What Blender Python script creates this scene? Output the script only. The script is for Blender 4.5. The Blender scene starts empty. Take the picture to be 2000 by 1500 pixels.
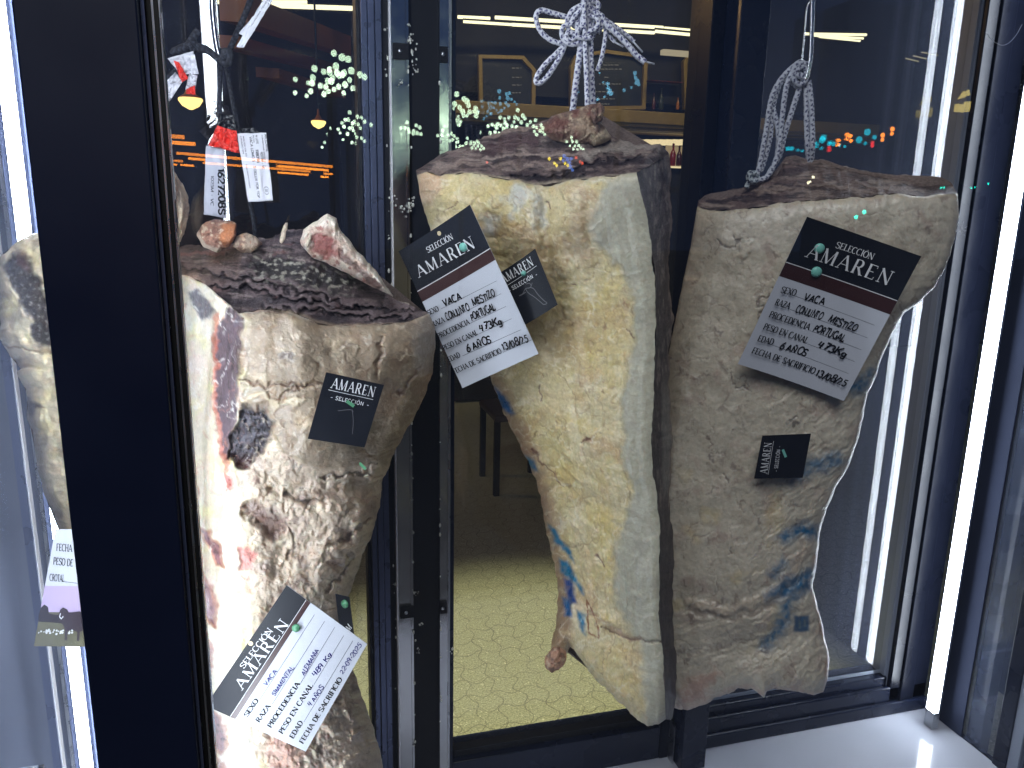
import bpy, math, random
import numpy as np
random.seed(7)
SC = bpy.context.scene
COL = SC.collection

# ------------------------------------------------------------------ camera
FPX, CX, CY = 1502.0, 1000.0, 750.0
YAW, PIT, ROL = math.radians(15.8), math.radians(-12.75), math.radians(1.2)
FW = np.array([math.sin(YAW)*math.cos(PIT), math.cos(YAW)*math.cos(PIT), math.sin(PIT)])
_r0 = np.array([math.cos(YAW), -math.sin(YAW), 0.0]); _u0 = np.cross(_r0, FW)
RT = math.cos(ROL)*_r0 + math.sin(ROL)*_u0
UP = -math.sin(ROL)*_r0 + math.cos(ROL)*_u0
EYE = np.array([0.0, 0.0, 1.6])
cam_d = bpy.data.cameras.new('camera'); cam = bpy.data.objects.new('camera', cam_d); COL.objects.link(cam)
from mathutils import Matrix, Vector
cam.matrix_world = Matrix(((RT[0], UP[0], -FW[0], EYE[0]), (RT[1], UP[1], -FW[1], EYE[1]),
                           (RT[2], UP[2], -FW[2], EYE[2]), (0, 0, 0, 1)))
cam_d.sensor_width = 36.0; cam_d.lens = 36.0*FPX/2000.0; cam_d.clip_start = .05; cam_d.clip_end = 200.0
SC.camera = cam
# ------------------------------------------------------------------ world, exposure
W = bpy.data.worlds.new('World'); SC.world = W; W.use_nodes = True
bg = W.node_tree.nodes['Background']
bg.inputs[0].default_value = (.22, .40, 1.0, 1); bg.inputs[1].default_value = .085      # deep blue night sky
SC.view_settings.view_transform = 'Standard'; SC.view_settings.look = 'None'
SC.view_settings.exposure = 0.42; SC.view_settings.gamma = 1.0
SC.cycles.max_bounces = 10; SC.cycles.transparent_max_bounces = 24; SC.cycles.glossy_bounces = 5
SC.cycles.diffuse_bounces = 4; SC.cycles.caustics_reflective = False; SC.cycles.caustics_refractive = False
SC.cycles.sample_clamp_indirect = 4.0
# added soft front fill, high behind the photographer, standing in for street light
ld = bpy.data.lights.new('front_fill_light', 'AREA'); ld.shape = 'DISK'; ld.size = 2.6; ld.energy = 95; ld.color = (.96, .98, 1.0)
lo = bpy.data.objects.new('front_fill_light', ld); COL.objects.link(lo); lo.location = (-1.0, -1.9, 4.6)
lo.rotation_euler = (Vector((.45, 1.1, 1.2)) - Vector(lo.location)).to_track_quat('-Z', 'Y').to_euler()

# ------------------------------------------------------------------ pixel helpers (build points at a true depth)
def ray(x, y):
    x = np.asarray(x, float); y = np.asarray(y, float)
    return FW + RT*((x-CX)/FPX)[..., None] - UP*((y-CY)/FPX)[..., None]
def atY(x, y, Y):
    d = ray(x, y); return EYE + d*(Y/d[..., 1])[..., None]
def atZ(x, y, Z):
    d = ray(x, y); return EYE + d*((Z-EYE[2])/d[..., 2])[..., None]
class Plane:
    """vertical plane through p0 with horizontal normal n (towards the viewer); at(px,py,w) lies w metres in front of it"""
    def __init__(s, px, py, depth, az, el=0.0):
        s.p0 = EYE + ray(px, py)*depth
        a = YAW + math.radians(az); e = math.radians(el)
        s.n = -np.array([math.sin(a)*math.cos(e), math.cos(a)*math.cos(e), math.sin(e)])
    def at(s, x, y, w=0.0):
        d = ray(x, y); w = np.asarray(w, float)
        k = ((s.p0-EYE) @ s.n + w)/(d @ s.n)
        return EYE + d*k[..., None]
YG = .763                                     # middle of the front glass
def virt(x, y, Y):
    """real position of a lamp in the street whose mirror image in the front glass is seen at that pixel"""
    p = atY(x, y, Y); p[..., 1] = 2*YG - p[..., 1]; return p

# ------------------------------------------------------------------ scene helpers
def tag(o, label=None, cat=None, group=None, kind=None):
    if label: o['label'] = label
    if cat: o['category'] = cat
    if group: o['group'] = group
    if kind: o['kind'] = kind
    return o
def empty(name, loc, label=None, cat=None, group=None):
    o = bpy.data.objects.new(name, None); COL.objects.link(o); o.location = tuple(float(v) for v in loc); o.empty_display_size = .05
    return tag(o, label, cat, group)
def link(name, me, mat, parent=None):
    o = bpy.data.objects.new(name, me); COL.objects.link(o)
    if mat is not None: me.materials.append(mat)
    if parent is not None:
        o.parent = parent
        o.matrix_parent_inverse = Matrix.Translation(parent.location).inverted()
    return o
class MB:
    def __init__(s): s.v = []; s.f = []; s.n = 0
    def add(s, V, F):
        b = s.n; V = np.asarray(V, float); s.v.append(V); s.n += len(V)
        s.f += [tuple(b+i for i in f) for f in F]; return s
    def box(s, x0, x1, y0, y1, z0, z1):
        V = [(x, y, z) for z in (z0, z1) for y in (y0, y1) for x in (x0, x1)]
        return s.add(V, [(0, 2, 3, 1), (4, 5, 7, 6), (0, 1, 5, 4), (2, 6, 7, 3), (0, 4, 6, 2), (1, 3, 7, 5)])
    def hexa(s, P):   # 8 points: 4 front (ring), 4 back (ring)
        return s.add(P, [(0, 1, 2, 3), (7, 6, 5, 4), (0, 4, 5, 1), (1, 5, 6, 2), (2, 6, 7, 3), (3, 7, 4, 0)])
    def prism(s, ring, off):
        n = len(ring); ring = np.asarray(ring, float)
        return s.add(np.vstack([ring, ring+np.asarray(off, float)]), [tuple(range(n)), tuple(range(2*n-1, n-1, -1))]
                     + [(i, i+n, (i+1) % n+n, (i+1) % n) for i in range(n)])
    def tube(s, pts, rad, k=10, cap=True):
        P = np.asarray(pts, float); n = len(P)
        rad = np.broadcast_to(np.asarray(rad, float), (n,))
        T = np.gradient(P, axis=0); T /= np.linalg.norm(T, axis=1)[:, None]+1e-12
        N = np.cross(T[0], (0.13, .97, .2)); N /= np.linalg.norm(N)
        V = []
        for i in range(n):
            N = N - T[i]*(N @ T[i]); N /= np.linalg.norm(N)+1e-12; B = np.cross(T[i], N)
            a = np.arange(k)*2*math.pi/k
            V.append(P[i]+rad[i]*(np.cos(a)[:, None]*N+np.sin(a)[:, None]*B))
        V = np.vstack(V)
        F = [(i*k+j, i*k+(j+1) % k, (i+1)*k+(j+1) % k, (i+1)*k+j) for i in range(n-1) for j in range(k)]
        if cap: F += [tuple(range(k-1, -1, -1)), tuple((n-1)*k+j for j in range(k))]
        return s.add(V, F)
    def sphere(s, c, r, seg=12, rin=8, scl=(1, 1, 1)):
        V = [(0, 0, 1)]
        for i in range(1, rin):
            t = math.pi*i/rin
            V += [(math.sin(t)*math.cos(2*math.pi*j/seg), math.sin(t)*math.sin(2*math.pi*j/seg), math.cos(t)) for j in range(seg)]
        V.append((0, 0, -1))
        F = [(0, 1+j, 1+(j+1) % seg) for j in range(seg)]
        F += [(1+(i-1)*seg+j, 1+i*seg+j, 1+i*seg+(j+1) % seg, 1+(i-1)*seg+(j+1) % seg) for i in range(1, rin-1) for j in range(seg)]
        L = 1+(rin-1)*seg
        F += [(L, 1+(rin-2)*seg+(j+1) % seg, 1+(rin-2)*seg+j) for j in range(seg)]
        return s.add(np.array(V)*r*np.array(scl)+np.array(c), F)
    def lathe(s, c, prof, seg=14):
        V = []
        for r, z in prof:
            V += [(c[0]+r*math.cos(2*math.pi*j/seg), c[1]+r*math.sin(2*math.pi*j/seg), c[2]+z) for j in range(seg)]
        n = len(prof)
        F = [(i*seg+j, i*seg+(j+1) % seg, (i+1)*seg+(j+1) % seg, (i+1)*seg+j) for i in range(n-1) for j in range(seg)]
        F += [tuple(range(seg-1, -1, -1)), tuple((n-1)*seg+j for j in range(seg))]
        return s.add(V, F)
    def mesh(s, smooth=False):
        me = bpy.data.meshes.new('mesh'); me.from_pydata(np.vstack(s.v).tolist(), [], s.f); me.update()
        if smooth: me.polygons.foreach_set('use_smooth', [True]*len(me.polygons))
        return me
    def build(s, name, mat, parent=None, smooth=False, bevel=0):
        o = link(name, s.mesh(smooth), mat, parent)
        if bevel:
            m = o.modifiers.new('bevel', 'BEVEL'); m.width = bevel; m.segments = 2; m.limit_method = 'ANGLE'
        return o
def smoothpath(P, n):
    """Catmull-Rom through the points, n samples per span"""
    P = np.asarray(P, float); Q = np.vstack([2*P[0]-P[1], P, 2*P[-1]-P[-2]]); out = []
    for i in range(1, len(Q)-2):
        p0, p1, p2, p3 = Q[i-1:i+3]
        for t in np.arange(n)/n:
            out.append(.5*((2*p1)+(-p0+p2)*t+(2*p0-5*p1+4*p2-p3)*t*t+(-p0+3*p1-3*p2+p3)*t**3))
    out.append(P[-1]); return np.array(out)

# ------------------------------------------------------------------ noise (numpy)
_perm = np.random.RandomState(3).permutation(256); _perm = np.concatenate([_perm, _perm, _perm])
_g2 = np.array([(math.cos(a), math.sin(a)) for a in np.arange(16)*2*math.pi/16])
def perlin(x, y, seed=0):
    x = x+seed*17.31; y = y-seed*9.77
    xi = np.floor(x).astype(int); yi = np.floor(y).astype(int); xf = x-xi; yf = y-yi
    u = xf**3*(xf*(xf*6-15)+10); v = yf**3*(yf*(yf*6-15)+10)
    def g(ix, iy, dx, dy):
        h = _perm[_perm[ix & 255]+(iy & 255)] & 15; return _g2[h, 0]*dx+_g2[h, 1]*dy
    a = g(xi, yi, xf, yf); b = g(xi+1, yi, xf-1, yf); c = g(xi, yi+1, xf, yf-1); d = g(xi+1, yi+1, xf-1, yf-1)
    return ((a+u*(b-a))*(1-v)+(c+u*(d-c))*v)*1.45
def fbm(x, y, oct=4, seed=0, gain=.5):
    s = 0; a = 1; t = 0
    for i in range(oct):
        s = s+a*perlin(x*2**i, y*2**i, seed+i*3); t += a; a *= gain
    return s/t
def ridged(x, y, oct=4, seed=0, gain=.5):
    s = 0; a = 1; t = 0
    for i in range(oct):
        s = s+a*(1-2*np.abs(perlin(x*2**i, y*2**i, seed+i*3))); t += a; a *= gain
    return s/t
def sstep(a, b, x):
    t = np.clip((x-a)/(b-a), 0, 1); return t*t*(3-2*t)
def lin(c):
    c = np.array(c, float)/255; return np.where(c <= .04045, c/12.92, ((c+.055)/1.055)**2.4)
def seg_dist(X, Y, pts, closed=False):
    P = [np.array(p, float) for p in pts]
    if closed: P = P+[P[0]]
    D = np.full(X.shape, 1e9)
    for a, b in zip(P[:-1], P[1:]):
        d = b-a; L = d @ d+1e-9
        t = np.clip(((X-a[0])*d[0]+(Y-a[1])*d[1])/L, 0, 1)
        D = np.minimum(D, np.hypot(X-a[0]-t*d[0], Y-a[1]-t*d[1]))
    return D
def inside(X, Y, pts):
    r = np.zeros(X.shape, bool); n = len(pts)
    for i in range(n):
        x1, y1 = pts[i]; x2, y2 = pts[(i+1) % n]
        if y1 == y2: continue
        c = ((y1 > Y) != (y2 > Y)) & (X < (x2-x1)*(Y-y1)/(y2-y1)+x1); r ^= c
    return r
def polymask(X, Y, pts, soft=8):
    d = seg_dist(X, Y, pts, True); s = np.where(inside(X, Y, pts), -d, d)
    return 1-sstep(-soft, soft, s)

# ------------------------------------------------------------------ materials
def newmat(name):
    m = bpy.data.materials.new(name); m.use_nodes = True; nt = m.node_tree
    return m, nt, nt.nodes['Principled BSDF']
def N(nt, typ, **kw):
    n = nt.nodes.new(typ)
    for k, v in kw.items():
        if k in n.inputs: n.inputs[k].default_value = v
        else: setattr(n, k, v)
    return n
def simple(name, col, rough=.5, metal=0, spec=.5, noise=0, scale=40, bump=0, srgb=True, coat=0):
    m, nt, b = newmat(name); c = lin(col) if srgb else np.array(col)
    b.inputs['Base Color'].default_value = (*c, 1); b.inputs['Roughness'].default_value = rough
    b.inputs['Metallic'].default_value = metal; b.inputs['Specular IOR Level'].default_value = spec
    b.inputs['Coat Weight'].default_value = coat
    if noise or bump:
        tc = N(nt, 'ShaderNodeTexCoord'); nz = N(nt, 'ShaderNodeTexNoise', Scale=scale, Detail=6.0)
        nt.links.new(tc.outputs['Object'], nz.inputs['Vector'])
        if noise:
            mr = N(nt, 'ShaderNodeMapRange'); mr.inputs['To Min'].default_value = 1-noise; mr.inputs['To Max'].default_value = 1+noise
            mx = N(nt, 'ShaderNodeMix', data_type='RGBA', blend_type='MULTIPLY'); mx.inputs[0].default_value = 1
            mx.inputs[6].default_value = (*c, 1)
            nt.links.new(nz.outputs['Fac'], mr.inputs['Value']); nt.links.new(mr.outputs[0], mx.inputs[7]); nt.links.new(mx.outputs[2], b.inputs['Base Color'])
            mr2 = N(nt, 'ShaderNodeMapRange'); mr2.inputs['To Min'].default_value = max(0, rough-.15); mr2.inputs['To Max'].default_value = min(1, rough+.15)
            nt.links.new(nz.outputs['Fac'], mr2.inputs['Value']); nt.links.new(mr2.outputs[0], b.inputs['Roughness'])
        if bump:
            bp = N(nt, 'ShaderNodeBump', Strength=bump, Distance=.002); nt.links.new(nz.outputs['Fac'], bp.inputs['Height']); nt.links.new(bp.outputs[0], b.inputs['Normal'])
    return m
def emit(name, col, strength, srgb=True):
    m = bpy.data.materials.new(name); m.use_nodes = True; nt = m.node_tree; nt.nodes.clear()
    e = N(nt, 'ShaderNodeEmission'); c = lin(col) if srgb else col
    e.inputs[0].default_value = (*c, 1); e.inputs[1].default_value = strength
    o = N(nt, 'ShaderNodeOutputMaterial'); nt.links.new(e.outputs[0], o.inputs[0]); return m
def glassmat(name, veil=0.0, tint=(1, 1, 1), veilcol=(.8, .85, 1.0), scale=3.0):
    m = bpy.data.materials.new(name); m.use_nodes = True; nt = m.node_tree; nt.nodes.clear()
    geo = N(nt, 'ShaderNodeNewGeometry')
    ior = N(nt, 'ShaderNodeMapRange'); ior.inputs['To Min'].default_value = 1.5; ior.inputs['To Max'].default_value = 1/1.5
    nt.links.new(geo.outputs['Backfacing'], ior.inputs['Value'])
    fr = N(nt, 'ShaderNodeFresnel'); nt.links.new(ior.outputs[0], fr.inputs['IOR'])
    tr = N(nt, 'ShaderNodeBsdfTransparent'); tr.inputs[0].default_value = (*tint, 1)
    gl = N(nt, 'ShaderNodeBsdfGlossy', Roughness=0.0)
    mx = N(nt, 'ShaderNodeMixShader'); nt.links.new(fr.outputs[0], mx.inputs[0]); nt.links.new(tr.outputs[0], mx.inputs[1]); nt.links.new(gl.outputs[0], mx.inputs[2])
    out = N(nt, 'ShaderNodeOutputMaterial'); last = mx
    if veil:  # diffuse layer: thin dust plus imitated blue glare
        tc = N(nt, 'ShaderNodeTexCoord'); nz = N(nt, 'ShaderNodeTexNoise', Scale=scale, Detail=8.0, Roughness=.65)
        nt.links.new(tc.outputs['Object'], nz.inputs['Vector'])
        mr = N(nt, 'ShaderNodeMapRange'); mr.inputs['From Min'].default_value = .3; mr.inputs['From Max'].default_value = .75
        mr.inputs['To Min'].default_value = veil*.5; mr.inputs['To Max'].default_value = veil*1.5
        nt.links.new(nz.outputs['Fac'], mr.inputs['Value'])
        df = N(nt, 'ShaderNodeBsdfDiffuse'); df.inputs[0].default_value = (*veilcol, 1)
        tl = N(nt, 'ShaderNodeBsdfTranslucent'); tl.inputs[0].default_value = (*veilcol, 1)
        dm = N(nt, 'ShaderNodeMixShader'); dm.inputs[0].default_value = .5
        nt.links.new(df.outputs[0], dm.inputs[1]); nt.links.new(tl.outputs[0], dm.inputs[2])
        m2 = N(nt, 'ShaderNodeMixShader'); nt.links.new(mr.outputs[0], m2.inputs[0]); nt.links.new(mx.outputs[0], m2.inputs[1]); nt.links.new(dm.outputs[0], m2.inputs[2]); last = m2
    nt.links.new(last.outputs[0], out.inputs[0]); return m
def meatmat(name, rough=.5, b1=(90, .5), b2=(380, .35), sss=.12, spec=.45, var=.25, fine=260, stretch=(1, 1, 1)):
    """pigment attribute x fine noise, waxy, with two scales of bump"""
    m, nt, b = newmat(name); L = nt.links.new
    at = N(nt, 'ShaderNodeAttribute', attribute_name='pigment'); tc = N(nt, 'ShaderNodeTexCoord')
    mp = N(nt, 'ShaderNodeMapping'); mp.inputs['Scale'].default_value = stretch; L(tc.outputs['Object'], mp.inputs['Vector'])
    n0 = N(nt, 'ShaderNodeTexNoise', Scale=float(fine), Detail=5.0, Roughness=.65); L(mp.outputs[0], n0.inputs['Vector'])
    mr = N(nt, 'ShaderNodeMapRange'); mr.inputs['From Min'].default_value = .3; mr.inputs['From Max'].default_value = .7
    mr.inputs['To Min'].default_value = 1-var; mr.inputs['To Max'].default_value = 1+var; L(n0.outputs['Fac'], mr.inputs['Value'])
    mx = N(nt, 'ShaderNodeMix', data_type='RGBA', blend_type='MULTIPLY'); mx.inputs[0].default_value = 1
    L(at.outputs['Color'], mx.inputs[6]); L(mr.outputs[0], mx.inputs[7]); L(mx.outputs[2], b.inputs['Base Color'])
    n1 = N(nt, 'ShaderNodeTexNoise', Scale=float(b1[0]), Detail=4.0, Roughness=.6, Distortion=1.2); L(mp.outputs[0], n1.inputs['Vector'])
    n2 = N(nt, 'ShaderNodeTexNoise', Scale=float(b2[0]), Detail=3.0, Roughness=.6); L(mp.outputs[0], n2.inputs['Vector'])
    p1 = N(nt, 'ShaderNodeBump', Strength=b1[1], Distance=.004); L(n1.outputs['Fac'], p1.inputs['Height'])
    p2 = N(nt, 'ShaderNodeBump', Strength=b2[1], Distance=.0015); L(n2.outputs['Fac'], p2.inputs['Height']); L(p1.outputs[0], p2.inputs['Normal'])
    L(p2.outputs[0], b.inputs['Normal'])
    r = N(nt, 'ShaderNodeMapRange'); r.inputs['From Min'].default_value = .3; r.inputs['From Max'].default_value = .7
    r.inputs['To Min'].default_value = rough-.14; r.inputs['To Max'].default_value = rough+.14; L(n1.outputs['Fac'], r.inputs['Value']); L(r.outputs[0], b.inputs['Roughness'])
    b.inputs['Specular IOR Level'].default_value = spec
    b.inputs['Coat Weight'].default_value = .18 if sss > .2 else 0; b.inputs['Coat Roughness'].default_value = .24
    b.inputs['Subsurface Weight'].default_value = sss; b.inputs['Subsurface Radius'].default_value = (1, .5, .3); b.inputs['Subsurface Scale'].default_value = .006
    return m

M = {}
M['frame'] = simple('black_anodised_frame', (20, 26, 44), .26, 0, .35, .25, 12)
M['stile_dark'] = simple('navy_black_stile', (14, 17, 28), .30, 0, .14, .2, 12)
M['navy_haze'] = simple('navy_haze', (48, 53, 70), .7, 0, .08, .2, 6)  # tone lifted to imitate the blue haze beside the lamp
M['post'] = simple('black_coat_blue_cast', (12, 19, 40), .36, 0, .4, .35, 5)  # blue of the ambient light is mixed into the black coat
M['black'] = simple('black_rubber', (10, 10, 11), .6, 0, .3)
M['gasket'] = simple('dark_gasket', (26, 27, 30), .45, 0, .4)
M['steelblue'] = simple('grey_anodised', (92, 100, 128), .3, .6, .5, .1, 20)
M['chrome'] = simple('polished_steel', (205, 205, 205), .10, 1.0, .5, .12, 25, .12)
M['alu'] = simple('aluminium', (190, 192, 196), .3, 1.0, .5, .08, 30)
M['white_edge'] = simple('white_edge', (225, 225, 230), .4)
M['spacer'] = simple('spacer_bar', (150, 158, 172), .45, .3, .5, .08, 200)
M['floorw'] = simple('white_floor_panel', (196, 200, 212), .12, 0, .5, .09, 9)
M['led'] = emit('led_diffuser', (.80, .89, 1.0), 24, False)
M['glass'] = glassmat('clear_glass', .007, veilcol=(.45, .6, 1.0))  # blue scatter colour gives a faint blue wash over the view
M['glass_left'] = glassmat('pale_veil_glass', .05, veilcol=(.6, .7, 1.0))  # pale veil added to brighten the left section
M['glass_back'] = glassmat('back_glass', .004)
M['glass_veil'] = glassmat('glare_veil_glass', .060, veilcol=(.5, .6, .92), scale=2.5)  # bluish veil stands in for lamp glare over the right window
M['glass_side'] = glassmat('side_glass', .11, veilcol=(.5, .6, .88), scale=3)  # same glare veil, stronger, in the side pane's colour

# ------------------------------------------------------------------ cabinet structure
ZF = .315                      # cabinet floor
ZT = 2.42
YB = 1.45; XR = 1.587
cab = empty('meat_cabinet', (.7, 1.1, ZF), 'black framed aging cabinet with a white glossy floor panel', 'cabinet')
MB().box(-1.2, XR, .70, 1.50, ZF-.04, ZF-.0004).build('floor_panel', M['floorw'], cab)
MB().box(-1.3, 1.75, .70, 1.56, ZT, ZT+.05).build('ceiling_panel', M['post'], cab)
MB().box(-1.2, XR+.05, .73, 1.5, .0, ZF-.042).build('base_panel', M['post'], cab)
for y in (.98, 1.12, 1.24):
    MB().tube([(-1.2, y, ZT-.08), (1.58, y, ZT-.08)], .012, 12).build('hanging_rail', M['chrome'], cab, True)
# big front post
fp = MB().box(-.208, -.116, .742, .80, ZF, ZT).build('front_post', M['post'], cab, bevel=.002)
MB().box(-.1155, -.1125, .752, .79, ZF, ZT).build('post_edge_strip', M['steelblue'], cab)
MB().box(-.1120, -.1085, .757, .79, ZF, ZT).build('post_gasket', M['black'], cab)
MB().box(-.1080, -.1062, .757, .772, ZF, ZT).build('post_edge_strip', M['alu'], cab)
MB().box(-.1057, -.1027, .757, .770, ZF, ZT).build('post_gasket', M['black'], cab)
MB().box(-.1022, -.1010, .757, .769, ZF, ZT).build('post_edge_strip', M['alu'], cab)
# front glass
fg = MB().box(-.1008, 1.62, YG-.003, YG+.003, ZF, ZT).build('front_glass', M['glass'])
tag(fg, 'large clear front pane before the three labelled beef pieces', 'glass pane')
fg2 = MB().box(-1.2, -.2085, YG-.003, YG+.003, ZF, ZT).build('front_glass', M['glass_left'])
tag(fg2, 'clear narrow pane left of the wide black post', 'glass pane')

def frame_thing(name, label, cat):
    return empty(name, (0, YB, ZF), label, cat)
# left window in the back wall
ZG = .417
lw = frame_thing('window', 'rear window at left behind the beef, with grey upright stile', 'window')
MB().box(-1.2, .1256, 1.497, 1.503, ZG, ZT).build('pane', M['glass_back'], lw)
MB().box(-1.2, .1256, 1.53, 1.535, ZG, ZT).build('pane', M['glass_back'], lw)
MB().box(-1.2, .120, 1.455, 1.54, ZF, ZG-.001).build('bottom_rail', M['frame'], lw)
MB().box(.1195, .1250, 1.475, 1.54, ZG, ZT).build('gasket', M['gasket'], lw)
g = MB(); g.box(.1262, .137, 1.452, 1.54, ZF, ZT).box(.1378, .149, 1.449, 1.54, ZF, ZT).box(.150, .1615, 1.454, 1.54, ZF, ZT)
g.build('stile', M['steelblue'], lw, bevel=.0012)
# strip of polished steel between the doors
cs = frame_thing('steel_jamb', 'polished steel jamb with black clips between the two rear doors', 'jamb')
MB().box(.1625, .1735, 1.462, 1.54, ZF, ZT).build('gap_filler', M['black'], cs)
MB().box(.1738, .1768, 1.446, 1.54, ZF, ZT).build('edge_strip', M['white_edge'], cs)
MB().box(.1772, .2035, 1.456, 1.54, ZF, ZT).build('steel_strip', M['chrome'], cs)
MB().box(.2038, .2085, 1.452, 1.54, ZF, ZT).build('steel_strip', M['chrome'], cs)
MB().box(.2088, .2642, 1.464, 1.54, ZF, ZT).build('gap_filler', M['black'], cs)
MB().box(.2646, .2815, 1.456, 1.54, ZF, ZT).build('steel_strip', M['chrome'], cs)
MB().box(.2818, .2855, 1.452, 1.54, ZF, ZT).build('edge_strip', M['alu'], cs)
for x0, x1, yy in ((.181, .2085, 1.4495), (.2645, .2785, 1.4495)):
    for pz in (100, 1197):
        z = float(atY(790, pz, yy)[2]); cl = MB().box(x0, x1, yy, 1.4555, z-.013, z+.013).build('clip', M['black'], cs)
        s_ = MB(); xc = (x0+x1)/2-.002
        s_.tube([(xc, yy-.0005, z), (xc, yy-.0022, z)], [.0038, .003], 12); s_.build('screw', M['alu'], cl, True)
# crumbs of fat stuck along the jamb
cr = MB(); rr = np.random.RandomState(5)
for i in range(90):
    x = rr.choice([.168, .2092, .2085, .2640, .2650, .172]) + rr.normal(0, .0012); z = float(atY(800, rr.uniform(30, 1480), 1.448)[2])
    cr.sphere((x, 1.449, z), rr.uniform(.0008, .0026), 6, 4, (1, .8, rr.uniform(.8, 2.2)))
for px, py, s in ((803, 70, 9), (806, 88, 10), (808, 120, 7), (813, 138, 8), (795, 405, 12), (802, 395, 9), (785, 410, 8), (773, 395, 9), (783, 160, 5), (882, 1270, 10), (815, 1160, 6), (822, 1220, 7), (816, 1270, 6)):
    p = atY(px, py, 1.446)
    for k in range(7):
        q = p+rr.normal(0, s*.00042, 3)*np.array([1, .1, 1.6]); cr.sphere(q, rr.uniform(.0009, .0024)*s/9, 7, 5, (1, .6, rr.uniform(.8, 1.7)))
co = cr.build('fat_crumbs', simple('crumb_white', (215, 215, 205), .6), None, True); tag(co, 'white fat crumbs stuck along the steel jamb and black strip', 'crumbs', kind='stuff')
# centre door
cd = frame_thing('glass_door', 'black framed rear glass door behind the middle beef', 'door')
MB().box(.2860, .2935, 1.458, 1.54, ZF, ZT).build('stile', M['frame'], cd)
MB().box(.2938, .2980, 1.475, 1.54, ZG, ZT).build('gasket', M['gasket'], cd)
MB().box(.2938, .798, 1.497, 1.503, ZG, ZT).build('pane', M['glass_back'], cd)
MB().box(.2938, .798, 1.528, 1.534, ZG, ZT).build('pane', M['glass_back'], cd)
MB().box(.2940, .798, 1.452, 1.54, ZF, ZG-.016).build('bottom_rail', M['frame'], cd, bevel=.002)
g = MB(); g.box(.2984, .798, 1.470, 1.495, ZG-.0155, ZG+.001)
for i in range(165): g.box(.299+i*.003, .3003+i*.003, 1.4685, 1.4698, ZG-.012, ZG-.002)
g.build('gasket', M['gasket'], cd)
MB().box(.7985, .8260, 1.450, 1.54, ZF, ZT).build('stile', M['stile_dark'], cd, bevel=.002)
# right post (stands proud)
rp = frame_thing('corner_post', 'square black post standing on the white floor between centre door and right window', 'post')
MB().box(.8285, .8915, 1.396, 1.54, ZF, ZT).build('shaft', M['frame'], rp, bevel=.002)
MB().box(.8925, .8945, 1.43, 1.50, ZF+.1, ZT).build('edge_strip', M['alu'], rp)
MB().box(.8205, .8222, 1.424, 1.4495, ZF, ZF+.105).build('edge_strip', M['alu'], rp)
# right window
rw = frame_thing('window', 'rear right window beside the bright lamp, in a deep black frame', 'window')
g = MB(); g.box(.8955, 1.586, 1.452, 1.462, ZF, .352).box(.8955, 1.586, 1.462, 1.475, ZF, .392).box(.8955, 1.50, 1.475, 1.54, ZF, ZG-.001)
g.build('sill', M['frame'], rw, bevel=.004)
MB().box(.8955, 1.46, 1.494, 1.4955, ZG, ZG+.010).build('gasket', M['spacer'], rw)
MB().box(.8950, .930, 1.462, 1.54, ZG, ZT).build('stile', M['frame'], rw, bevel=.002)
MB().box(.9305, .9325, 1.47, 1.50, ZG, ZT).build('gasket', M['gasket'], rw)
MB().box(.9330, 1.4585, 1.497, 1.503, ZG, ZT).build('pane', M['glass_veil'], rw)
MB().box(.9330, 1.4585, 1.528, 1.534, ZG, ZT).build('pane', M['glass_back'], rw)
zc = float(atY(1495, 143, 1.455)[2]); cl = MB().box(.897, .928, 1.456, 1.4615, zc-.016, zc+.016).build('clip', M['black'], rw)
MB().tube([(.905, 1.4555, zc), (.905, 1.4530, zc)], [.0042, .0032], 12).build('screw', M['alu'], cl, True)
g = MB(); g.box(1.459, 1.464, 1.480, 1.54, ZG, ZT).box(1.4645, 1.4665, 1.474, 1.54, ZF, ZT)
g.build('gasket', M['spacer'], rw)
g = MB(); g.box(1.467, 1.498, 1.462, 1.54, .35, ZT).box(1.4985, 1.541, 1.456, 1.54, .35, ZT).box(1.5415, 1.586, 1.462, 1.54, .35, ZT)
g.build('stile', M['stile_dark'], rw, bevel=.002)
# right side wall
sw = empty('side_wall', (XR, 1.2, ZF), 'clear glass side wall at right beyond the bright lamp', 'glass wall')
MB().box(XR+.001, XR+.007, 1.242, 1.45, ZF+.003, ZT).build('pane', M['glass_side'], sw)
MB().box(XR-.004, XR+.0005, 1.335, 1.4515, ZF+.001, ZT).build('reflection_blocker', M['navy_haze'], sw)  # added matte strip that hides the lamp's mirror image in the glass
MB().box(XR-.001, XR+.012, 1.242, 1.45, ZF-.03, ZF+.0025).build('bottom_rail', M['frame'], sw)
MB().box(XR-.006, XR+.03, 1.205, 1.241, ZF-.03, ZT).build('post', M['frame'], sw, bevel=.002)
MB().box(XR-.004, XR+.012, 1.178, 1.204, ZF-.03, ZT).build('spacer_bar', M['spacer'], sw)
MB().box(XR+.001, XR+.007, .77, 1.178, ZF, ZT).build('pane', M['glass_side'], sw)
MB().box(XR+.02, XR+.05, 1.30, 1.34, ZF-.03, ZT).build('mirrored_post', M['frame'], sw)  # solid stand-in for a post mirrored in the side glass
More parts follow.
